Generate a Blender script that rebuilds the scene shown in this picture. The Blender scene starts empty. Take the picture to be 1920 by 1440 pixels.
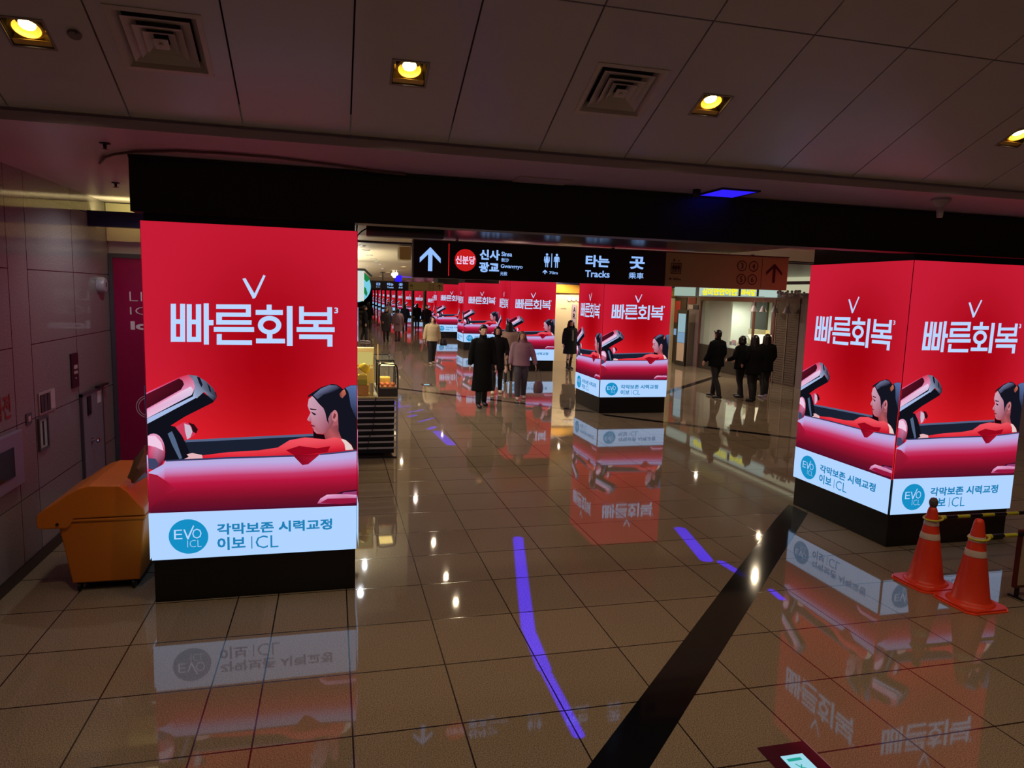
import bpy, bmesh, math, random
from mathutils import Vector, Matrix
random.seed(4)
sc = bpy.context.scene
COL = sc.collection
R_ = math.radians

# ------------------------------------------------------------------ camera
cam_d = bpy.data.cameras.new('camera'); cam = bpy.data.objects.new('camera', cam_d); COL.objects.link(cam)
cam_d.sensor_width = 36; cam_d.lens = 24.796; cam_d.clip_start = .05; cam_d.clip_end = 400
_p, _y, _r = .125915, .250497, .030368
fw = Vector((math.sin(_y)*math.cos(_p), math.cos(_y)*math.cos(_p), -math.sin(_p)))
rt = Vector((math.cos(_y), -math.sin(_y), 0)); up = rt.cross(fw)
r2 = rt*math.cos(_r)+up*math.sin(_r); u2 = -rt*math.sin(_r)+up*math.cos(_r)
cam.matrix_world = Matrix(((r2.x, u2.x, -fw.x, 0), (r2.y, u2.y, -fw.y, 0), (r2.z, u2.z, -fw.z, 2.5), (0, 0, 0, 1)))
sc.camera = cam
# ------------------------------------------------------------------ view, world
vs = sc.view_settings
sc.display_settings.display_device = 'sRGB'
vs.view_transform = 'Standard'; vs.look = 'None'; vs.exposure = 0.0; vs.gamma = 1.0; vs.use_curve_mapping = False
cy = sc.cycles
cy.use_denoising = True
try: cy.denoiser = 'OPENIMAGEDENOISE'
except Exception: pass
cy.max_bounces = 6; cy.diffuse_bounces = 3; cy.glossy_bounces = 4; cy.transmission_bounces = 4; cy.transparent_max_bounces = 6
cy.caustics_reflective = False; cy.caustics_refractive = False; cy.sample_clamp_indirect = 4.0
cy.use_light_tree = True
w = bpy.data.worlds.new('world'); sc.world = w; w.use_nodes = True
w.node_tree.nodes['Background'].inputs[0].default_value = (.30, .22, .17, 1)
w.node_tree.nodes['Background'].inputs[1].default_value = .08

LAMP_SLOPE, LAMP_HALL, LAMP_WHITE = 57.0, 76.0, 60.0      # watts of the downlights built further down
WARM, WHITE = (1, .79, .52), (.92, .96, 1)
# ------------------------------------------------------------------ colour + materials
def lin(c):
    r = []
    for v in c[:3]:
        v = v/255.0
        r.append(v/12.92 if v <= .04045 else ((v+.055)/1.055)**2.4)
    return tuple(r)+(1.0,)
MATS = {}
def mat(name, rgb, rough=.6, metal=0.0, emit=0.0, coat=0.0, noise=0.0, nscale=40, ior=1.5, alpha=1.0, bump=0.0, spec=.5, emit_rgb=None):
    if name in MATS: return MATS[name]
    m = bpy.data.materials.new(name); m.use_nodes = True; nt = m.node_tree; b = nt.nodes['Principled BSDF']
    c = lin(rgb); b.inputs['Base Color'].default_value = c
    b.inputs['Roughness'].default_value = rough; b.inputs['Metallic'].default_value = metal; b.inputs['IOR'].default_value = ior
    b.inputs['Coat Weight'].default_value = coat; b.inputs['Coat Roughness'].default_value = .05
    b.inputs['Specular IOR Level'].default_value = spec
    if emit: b.inputs['Emission Color'].default_value = lin(emit_rgb or rgb); b.inputs['Emission Strength'].default_value = emit
    if alpha < 1: b.inputs['Alpha'].default_value = alpha
    tc = nt.nodes.new('ShaderNodeTexCoord'); nz = nt.nodes.new('ShaderNodeTexNoise')
    nz.inputs['Scale'].default_value = nscale; nz.inputs['Detail'].default_value = 4
    nt.links.new(tc.outputs['Object'], nz.inputs['Vector'])
    mx = nt.nodes.new('ShaderNodeMix'); mx.data_type = 'RGBA'
    k = noise if noise else .04
    mx.inputs['A'].default_value = tuple(v*(1-k) for v in c[:3])+(1,)
    mx.inputs['B'].default_value = tuple(min(1, v*(1+k)) for v in c[:3])+(1,)
    nt.links.new(nz.outputs['Fac'], mx.inputs['Factor']); nt.links.new(mx.outputs['Result'], b.inputs['Base Color'])
    if bump:
        bp = nt.nodes.new('ShaderNodeBump'); bp.inputs['Strength'].default_value = bump; bp.inputs['Distance'].default_value = .004
        nt.links.new(nz.outputs['Fac'], bp.inputs['Height']); nt.links.new(bp.outputs['Normal'], b.inputs['Normal'])
    m.diffuse_color = c
    MATS[name] = m; return m
def glow(name, rgb, strength=1.0, sampling='AUTO', hide_light=False):
    """a surface that gives off light"""
    if name in MATS: return MATS[name]
    m = bpy.data.materials.new(name); m.use_nodes = True; nt = m.node_tree; nt.nodes.clear()
    e = nt.nodes.new('ShaderNodeEmission'); o = nt.nodes.new('ShaderNodeOutputMaterial')
    e.inputs[0].default_value = lin(rgb); e.inputs[1].default_value = strength
    nt.links.new(e.outputs[0], o.inputs[0]); m.cycles.emission_sampling = sampling
    MATS[name] = m; return m

class NT:
    """tiny expression helper for maths nodes"""
    def __init__(s, nt): s.nt = nt
    def m(s, op, a, b=None, c=None, clamp=False):
        n = s.nt.nodes.new('ShaderNodeMath'); n.operation = op; n.use_clamp = clamp
        for i, v in enumerate((a, b, c)):
            if v is None: continue
            if hasattr(v, 'is_output'): s.nt.links.new(v, n.inputs[i])
            else: n.inputs[i].default_value = v
        return n.outputs[0]
    def xyz(s, v):
        n = s.nt.nodes.new('ShaderNodeSeparateXYZ'); s.nt.links.new(v, n.inputs[0]); return n.outputs
    def joint(s, v, off, pitch, half):
        """1 on a joint line, 0 elsewhere"""
        t = s.m('PINGPONG', s.m('SUBTRACT', v, off), pitch/2)
        return s.m('LESS_THAN', t, half)
    def seg(s, x, y, a, b, w, soft):
        """1 inside a thick segment a-b"""
        dx, dy = b[0]-a[0], b[1]-a[1]; L2 = dx*dx+dy*dy
        px = s.m('SUBTRACT', x, a[0]); py = s.m('SUBTRACT', y, a[1])
        t = s.m('DIVIDE', s.m('ADD', s.m('MULTIPLY', px, dx), s.m('MULTIPLY', py, dy)), L2, clamp=True)
        qx = s.m('SUBTRACT', px, s.m('MULTIPLY', t, dx)); qy = s.m('SUBTRACT', py, s.m('MULTIPLY', t, dy))
        d = s.m('SQRT', s.m('ADD', s.m('MULTIPLY', qx, qx), s.m('MULTIPLY', qy, qy)))
        return s.m('DIVIDE', s.m('SUBTRACT', w, d), soft, clamp=True)

# ------------------------------------------------------------------ mesh helpers
def root_of(o):
    while o.parent: o = o.parent
    return o
class MB:
    def __init__(s): s.v = []; s.f = []; s.mi = []; s.k = 0
    def use(s, k): s.k = k; return s
    def add(s, vs, fs):
        n = len(s.v); s.v += [tuple(p) for p in vs]; s.f += [[i+n for i in f] for f in fs]; s.mi += [s.k]*len(fs); return s
    def box(s, x0, y0, z0, x1, y1, z1):
        return s.add([(x0,y0,z0),(x1,y0,z0),(x1,y1,z0),(x0,y1,z0),(x0,y0,z1),(x1,y0,z1),(x1,y1,z1),(x0,y1,z1)],
                     [(0,3,2,1),(4,5,6,7),(0,1,5,4),(1,2,6,5),(2,3,7,6),(3,0,4,7)])
    def quad(s, a, b, c, d): return s.add([a,b,c,d], [(0,1,2,3)])
    def prism(s, poly, axis, a, b):
        """extrude a 2D outline along an axis (x: outline is y,z; y: outline is x,z; z: outline is x,y)"""
        mk = {'x': lambda p, t: (t, p[0], p[1]), 'y': lambda p, t: (p[0], t, p[1]), 'z': lambda p, t: (p[0], p[1], t)}[axis]
        n = len(poly); vs = [mk(p, a) for p in poly]+[mk(p, b) for p in poly]
        fs = [list(range(n))[::-1], list(range(n, 2*n))]+[(i, (i+1) % n, n+(i+1) % n, n+i) for i in range(n)]
        return s.add(vs, fs)
    def loft(s, pts, n=12, cap=True, up=(0, 1, 0)):
        """pts: (x,y,z,rx,ry) rings along a path, rings lie across the path; rx sideways, ry along 'up'"""
        P = [Vector(p[:3]) for p in pts]; base = len(s.v); vs = []; U = Vector(up)
        for i, p in enumerate(pts):
            d = (P[min(i+1, len(P)-1)]-P[max(i-1, 0)]); d = d.normalized() if d.length > 1e-9 else Vector((0, 0, 1))
            u = U-d*U.dot(d)
            if u.length < 1e-3: u = Vector((1, 0, 0))-d*d.x
            u.normalize(); sd = u.cross(d)
            for k in range(n):
                t = 2*math.pi*k/n; vs.append(P[i]+sd*math.cos(t)*p[3]+u*math.sin(t)*p[4])
        fs = [(i*n+k, i*n+(k+1) % n, (i+1)*n+(k+1) % n, (i+1)*n+k) for i in range(len(pts)-1) for k in range(n)]
        if cap: fs += [list(range(n))[::-1], list(range((len(pts)-1)*n, len(pts)*n))]
        return s.add(vs, fs)
    def tube(s, pts, r, n=8):
        return s.loft([tuple(p)+(r, r) for p in pts], n)
    def cyl(s, c, r, z0, z1, n=24, r1=None):
        r1 = r if r1 is None else r1
        return s.add([(c[0]+q*math.cos(2*math.pi*k/n), c[1]+q*math.sin(2*math.pi*k/n), z) for z, q in ((z0, r), (z1, r1)) for k in range(n)],
                     [list(range(n))[::-1], list(range(n, 2*n))]+[(k, (k+1) % n, n+(k+1) % n, n+k) for k in range(n)])
    def lathe(s, c, prof, n=28, axis='z', cap=True):
        vs = []
        for r, h in prof:
            for k in range(n):
                a, b = r*math.cos(2*math.pi*k/n), r*math.sin(2*math.pi*k/n)
                vs.append({'z': (c[0]+a, c[1]+b, c[2]+h), 'x': (c[0]+h, c[1]+a, c[2]+b), 'y': (c[0]+a, c[1]+h, c[2]+b)}[axis])
        fs = [(i*n+k, i*n+(k+1) % n, (i+1)*n+(k+1) % n, (i+1)*n+k) for i in range(len(prof)-1) for k in range(n)]
        if cap: fs += [list(range(n))[::-1], list(range((len(prof)-1)*n, len(prof)*n))]
        return s.add(vs, fs)
    def ball(s, c, rx, ry, rz, n=14, m=9):
        prof = [(math.sin(math.pi*i/m), -math.cos(math.pi*i/m)) for i in range(1, m)]
        vs = [(c[0]+rx*r*math.cos(2*math.pi*k/n), c[1]+ry*r*math.sin(2*math.pi*k/n), c[2]+rz*h) for r, h in prof for k in range(n)]
        vs += [(c[0], c[1], c[2]-rz), (c[0], c[1], c[2]+rz)]; q = len(prof)*n
        fs = [(i*n+k, i*n+(k+1) % n, (i+1)*n+(k+1) % n, (i+1)*n+k) for i in range(len(prof)-1) for k in range(n)]
        fs += [(q, (k+1) % n, k) for k in range(n)]+[(q+1, q-n+k, q-n+(k+1) % n) for k in range(n)]
        return s.add(vs, fs)
    def mesh(s, name, mats, off=(0, 0, 0)):
        me = bpy.data.meshes.new(name); o = Vector(off)
        me.from_pydata([Vector(v)-o for v in s.v], [], s.f)
        for m in (mats if isinstance(mats, (list, tuple)) else [mats]): me.materials.append(m)
        me.polygons.foreach_set('material_index', s.mi)
        bm = bmesh.new(); bm.from_mesh(me); bmesh.ops.recalc_face_normals(bm, faces=bm.faces); bm.to_mesh(me); bm.free()
        me.update(); return me
    def build(s, name, mats, parent=None, smooth=False, bevel=0, local=False, raw=False):
        off = (0, 0, 0)
        if parent is not None and not local: off = root_of(parent).location
        if raw:
            me = bpy.data.meshes.new(name); me.from_pydata([Vector(v)-Vector(off) for v in s.v], [], s.f)
            for m in (mats if isinstance(mats, (list, tuple)) else [mats]): me.materials.append(m)
            me.polygons.foreach_set('material_index', s.mi)
        else: me = s.mesh(name, mats, off)
        if smooth:
            me.polygons.foreach_set('use_smooth', [True]*len(me.polygons))
            try: me.set_sharp_from_angle(angle=R_(42))
            except Exception: pass
        o = bpy.data.objects.new(name, me); COL.objects.link(o)
        if parent is not None: o.parent = parent
        if bevel:
            b = o.modifiers.new('bevel', 'BEVEL'); b.width = bevel; b.segments = 2; b.limit_method = 'ANGLE'
        return o
def tag(o, label=None, cat=None, group=None, kind=None):
    if label: o['label'] = label
    if cat: o['category'] = cat
    if group: o['group'] = group
    if kind: o['kind'] = kind
    return o
def thing(name, label, cat, loc=(0, 0, 0), rz=0, group=None):
    o = bpy.data.objects.new(name, None); COL.objects.link(o); o.location = loc; o.rotation_euler = (0, 0, rz); o.empty_display_size = .1
    return tag(o, label, cat, group)
def struct(mb, name, m, label=None, **k):
    o = mb.build(name, m, **k); o['kind'] = 'structure'
    if label: o['label'] = label
    return o
def copy_tree(o, parent=None):
    c = o.copy(); COL.objects.link(c)
    if parent is not None: c.parent = parent; c.matrix_parent_inverse = o.matrix_parent_inverse.copy()
    for ch in [x for x in o.children]: copy_tree(ch, c)
    return c

# flat lettering from Blender's own font
_tc = {}
def glyphs(s, bold=0.0, res=3):
    k = (s, bold, res)
    if k in _tc: return _tc[k]
    cu = bpy.data.curves.new('lettering', 'FONT'); cu.body = s; cu.offset = bold; cu.resolution_u = res
    o = bpy.data.objects.new('lettering', cu); COL.objects.link(o)
    dg = bpy.context.evaluated_depsgraph_get()
    me = bpy.data.meshes.new_from_object(o.evaluated_get(dg))
    vs = [(v.co.x, v.co.y) for v in me.vertices]; fs = [list(p.vertices) for p in me.polygons]
    bpy.data.meshes.remove(me); bpy.data.objects.remove(o); bpy.data.curves.remove(cu)
    xs = [v[0] for v in vs]; ys = [v[1] for v in vs]; x0, x1, y0, y1 = min(xs), max(xs), min(ys), max(ys)
    vs = [((x-x0)/(x1-x0), (y-y0)/(y1-y0)) for x, y in vs]
    _tc[k] = (vs, fs); return _tc[k]
def letters(mb, s, box, y, bold=0.0, res=3, axis='y'):
    """put lettering into the box (x0,z0,x1,z1) on the plane y (facing -Y) or x (facing -X)"""
    vs, fs = glyphs(s, bold, res); x0, z0, x1, z1 = box
    if axis == 'y': V = [(x0+u*(x1-x0), y, z0+v*(z1-z0)) for u, v in vs]
    else: V = [(y, x0+u*(x1-x0), z0+v*(z1-z0)) for u, v in vs]
    mb.add(V, fs)

# ------------------------------------------------------------------ shared materials
M_black = mat('matte_black_cladding', (17, 17, 20), .45)
M_plinth = mat('black_plinth_metal', (12, 12, 14), .3)
M_white = mat('white_paint', (200, 198, 192), .5)
M_darkmetal = mat('dark_metal', (45, 45, 48), .35, .7)
M_chrome = mat('chrome', (190, 190, 195), .15, 1.0)
M_glass = mat('display_glass', (200, 215, 210), .03, alpha=.16)
M_ceil = mat('ceiling_panel_paint', (202, 200, 200), .25, noise=.05, nscale=3)
M_soffit = mat('soffit_paint', (196, 180, 190), .3, noise=.05, nscale=2)
M_cream = mat('cream_ceiling_paint', (225, 212, 180), .5)

# ================================================================== SETTING
def floor_material():
    m = bpy.data.materials.new('polished_granite_tiles'); m.use_nodes = True; nt = m.node_tree; b = nt.nodes['Principled BSDF']; e = NT(nt)
    tc = nt.nodes.new('ShaderNodeTexCoord'); X, Y, Z = e.xyz(tc.outputs['Object'])
    right = e.m('MULTIPLY', e.joint(X, .105, .628, .0048), e.m('GREATER_THAN', X, -.1))
    left = e.m('MULTIPLY', e.joint(X, -.745, .628, .0048), e.m('LESS_THAN', X, -.6))
    one = e.m('LESS_THAN', e.m('ABSOLUTE', e.m('SUBTRACT', X, -.435)), .0048)
    jx = e.m('MAXIMUM', e.m('MAXIMUM', right, left), one)
    jy = e.joint(Y, 3.79, .671, .0058)
    j = e.m('MAXIMUM', jx, jy)
    # speckled grain and a slight tone change from tile to tile
    n1 = nt.nodes.new('ShaderNodeTexNoise'); n1.inputs['Scale'].default_value = 150; n1.inputs['Detail'].default_value = 3
    nt.links.new(tc.outputs['Object'], n1.inputs['Vector'])
    fx = e.m('FLOOR', e.m('DIVIDE', e.m('SUBTRACT', X, .105), .628)); fy = e.m('FLOOR', e.m('DIVIDE', e.m('SUBTRACT', Y, 3.79), .671))
    cb = nt.nodes.new('ShaderNodeCombineXYZ'); nt.links.new(fx, cb.inputs[0]); nt.links.new(fy, cb.inputs[1])
    wn = nt.nodes.new('ShaderNodeTexWhiteNoise'); nt.links.new(cb.outputs[0], wn.inputs['Vector'])
    cr = nt.nodes.new('ShaderNodeValToRGB'); cr.color_ramp.elements[0].position = .36; cr.color_ramp.elements[1].position = .62
    cr.color_ramp.elements[0].color = lin((98, 84, 71)); cr.color_ramp.elements[1].color = lin((158, 140, 118))
    nt.links.new(n1.outputs['Fac'], cr.inputs[0])
    hs = nt.nodes.new('ShaderNodeHueSaturation'); nt.links.new(cr.outputs[0], hs.inputs['Color'])
    nt.links.new(e.m('ADD', e.m('MULTIPLY', wn.outputs['Value'], .14), .93), hs.inputs['Value'])
    mx = nt.nodes.new('ShaderNodeMix'); mx.data_type = 'RGBA'; mx.inputs['B'].default_value = lin((38, 30, 24))
    nt.links.new(j, mx.inputs['Factor']); nt.links.new(hs.outputs[0], mx.inputs['A']); nt.links.new(mx.outputs['Result'], b.inputs['Base Color'])
    n2 = nt.nodes.new('ShaderNodeTexNoise'); n2.inputs['Scale'].default_value = 2.2; nt.links.new(tc.outputs['Object'], n2.inputs['Vector'])
    nt.links.new(e.m('ADD', e.m('ADD', e.m('MULTIPLY', n2.outputs['Fac'], .03), .02), e.m('MULTIPLY', j, .08)), b.inputs['Roughness'])
    b.inputs['IOR'].default_value = FLOOR_IOR
    return m
FLOOR_IOR = 1.5
s = MB(); s.box(-2.55, -1.5, -.1, 14, 145, 0); struct(s, 'floor', floor_material())
M_stripe = mat('black_polished_granite', (14, 15, 20), .07, noise=.3, nscale=200, ior=1.6)
def strip45(name, pts):
    q = MB(); q.prism(pts, 'z', .0002, .0022); return struct(q, name, M_stripe)
strip45('trim_1', [(-.15, 1.8), (.25, 1.8), (5.53, 7.08), (5.53, 7.45), (4.95, 6.9)])
strip45('trim_2', [(5.53, 14.25), (5.53, 14.5), (-.2, 20.23), (-.2, 19.98)])
strip45('trim_3', [(5.62, 14.12), (5.62, 13.87), (10.2, 9.29), (10.2, 9.54)])
strip45('trim_4', [(7.2, 15.9), (7.2, 15.6), (12.6, 21.0), (12.6, 21.3)])

# sloping panelled ceiling above the stairs
TAN = math.tan(R_(24)); SL = (-R_(24), 0, 0)
lamps_x = [(-1.60, 0), (.335, 0), (2.262, 0), (4.76, 0)]
holes = [(x, -.72, x+.19, -.53) for x, _ in lamps_x]+[(-1.075, -.865, -.665, -.455), (1.515, -.865, 1.925, -.455)]
s = MB()
xs = [-2.55, -2.46, -1.82, -1.18, -.54]+[.11+.64*i-.005*i for i in range(0, 21)]
ys = [0, -1.281, -2.56, -3.84, -5.1]
G = .005
for i in range(len(xs)-1):
    for j in range(len(ys)-1):
        x0, x1, y1, y0 = xs[i]+G, xs[i+1]-G, ys[j]-G, ys[j+1]+G
        hit = [h for h in holes if h[0] > x0 and h[2] < x1 and h[1] > y0 and h[3] < y1]
        if not hit: s.box(x0, y0, 0, x1, y1, .025)
        else:
            h = hit[0]
            s.box(x0, y0, 0, h[0], y1, .025); s.box(h[2], y0, 0, x1, y1, .025)
            s.box(h[0], y0, 0, h[2], h[1], .025); s.box(h[0], h[3], 0, h[2], y1, .025)
o = struct(s, 'ceiling', M_ceil, local=True); o.location = (0, 4.85, 3.49); o.rotation_euler = SL
s = MB()
s.box(-2.55, -5.1, .16, 13.2, 0, .2)
o = struct(s, 'ceiling', M_black, local=True); o.location = (0, 4.85, 3.49); o.rotation_euler = SL
# fascia, soffit, header beam
s = MB(); s.box(-2.55, 4.85, 3.42, 13.3, 4.87, 3.475); struct(s, 'trim_5', M_soffit)
s = MB(); s.box(-2.55, 4.87, 3.42, 13.3, 9.35, 3.50); struct(s, 'ceiling', M_soffit)
s = MB(); s.box(-1.425, 5.76, 3.02, 13.2, 5.96, 3.415); s.box(-1.425, 5.74, 3.40, 13.2, 5.76, 3.415); struct(s, 'trim_6', M_black)
s = MB(); s.box(.95, 5.96, 3.10, 4.85, 8.1, 3.415); struct(s, 'trim_7', mat('glossy_dark_soffit', (70, 64, 78), .24, noise=.05))
s = MB(); s.box(-1.4, 6.4, 3.10, .95, 8.1, 3.415); struct(s, 'trim_8', mat('grey_soffit', (120, 116, 118), .4))
s = MB(); s.box(-2.55, 9.35, 3.30, 14, 145, 3.4); struct(s, 'ceiling', M_cream)
s = MB(); s.prism([(1.3, 12.4), (14, 12.4), (14, 145), (5.2, 145), (5.0, 46)], 'z', 3.27, 3.299); struct(s, 'ceiling', mat('mauve_ceiling_panels', (120, 108, 116), .25, noise=.3, nscale=6))
s = MB(); s.box(-.2, 11.9, 3.27, 1.55, 12.1, 3.299); s.box(-.2, 12.0, 3.285, 14, 12.35, 3.299); struct(s, 'trim_9', mat('navy_paint', (22, 24, 60), .4))
s = MB(); s.box(1.12, 12.5, 3.05, 1.32, 12.9, 3.268); struct(s, 'trim_10', mat('pale_yellow_bulkhead', (214, 196, 120), .5))

# left wall: stone panels with dark joints
def wall_material():
    m = bpy.data.materials.new('polished_stone_wall_panels'); m.use_nodes = True; nt = m.node_tree; b = nt.nodes['Principled BSDF']; e = NT(nt)
    tc = nt.nodes.new('ShaderNodeTexCoord'); X, Y, Z = e.xyz(tc.outputs['Object'])
    h = .004
    jz = e.joint(Z, 0, .6475, h)
    jv = None
    for y0 in (5.35, 6.6, 6.98, 8.1, 9.3, 4.1, 2.85):
        l = e.m('LESS_THAN', e.m('ABSOLUTE', e.m('SUBTRACT', Y, y0)), .006); jv = l if jv is None else e.m('MAXIMUM', jv, l)
    mid = e.m('MULTIPLY', e.m('GREATER_THAN', Y, 6.6), e.m('LESS_THAN', Y, 6.98))
    top = e.m('GREATER_THAN', Z, 1.5)
    jz = e.m('MULTIPLY', jz, e.m('SUBTRACT', 1, e.m('MULTIPLY', mid, top)))
    j = e.m('MAXIMUM', jz, jv)
    n1 = nt.nodes.new('ShaderNodeTexNoise'); n1.inputs['Scale'].default_value = 60; n1.inputs['Detail'].default_value = 4
    nt.links.new(tc.outputs['Object'], n1.inputs['Vector'])
    cr = nt.nodes.new('ShaderNodeValToRGB'); cr.color_ramp.elements[0].position = .3; cr.color_ramp.elements[1].position = .7
    cr.color_ramp.elements[0].color = lin((112, 104, 106)); cr.color_ramp.elements[1].color = lin((132, 124, 124))
    nt.links.new(n1.outputs['Fac'], cr.inputs[0])
    mx = nt.nodes.new('ShaderNodeMix'); mx.data_type = 'RGBA'; mx.inputs['B'].default_value = lin((20, 16, 18))
    nt.links.new(j, mx.inputs['Factor']); nt.links.new(cr.outputs[0], mx.inputs['A']); nt.links.new(mx.outputs['Result'], b.inputs['Base Color'])
    b.inputs['Roughness'].default_value = .07; b.inputs['IOR'].default_value = 1.55
    return m
M_wall = wall_material()
s = MB(); s.box(-2.75, -1.5, 0, -2.55, 9.3, 3.42); s.box(-2.75, -1.5, 3.42, -2.55, 4.87, 6.0); struct(s, 'wall_left', M_wall)
s = MB(); s.box(-2.55, -1.5, 0, -2.535, 8.06, .1); struct(s, 'baseboard_left', M_plinth)
s = MB(); s.box(-2.75, 9.3, 0, -.9, 9.5, 3.42); struct(s, 'wall_back', mat('lavender_grey_wall', (176, 168, 176), .4))
s = MB(); s.box(-2.545, 9.24, 2.98, -.9, 9.3, 3.41); struct(s, 'trim_11', mat('cream_wall_panel', (206, 196, 160), .5))
s = MB(); s.box(-2.548, 8.6, 3.10, -1.38, 8.75, 3.26); struct(s, 'trim_12', mat('navy_paint', (22, 24, 60), .4))
s = MB(); s.box(-1.1, 9.5, 0, -.9, 14, 3.3); s.box(-1.1, 14, 0, .3, 14.2, 3.3); s.box(.1, 14.2, 0, .3, 145, 3.3); struct(s, 'wall_left', mat('shop_front_grey', (110, 104, 104), .5))
s = MB(); s.box(-2.75, -1.6, 0, 13.5, -1.5, 6.0); struct(s, 'wall_near', M_ceil)
s = MB(); s.box(-2.75, 145, 0, 14, 145.2, 3.4); struct(s, 'wall_far', M_soffit)

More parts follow.
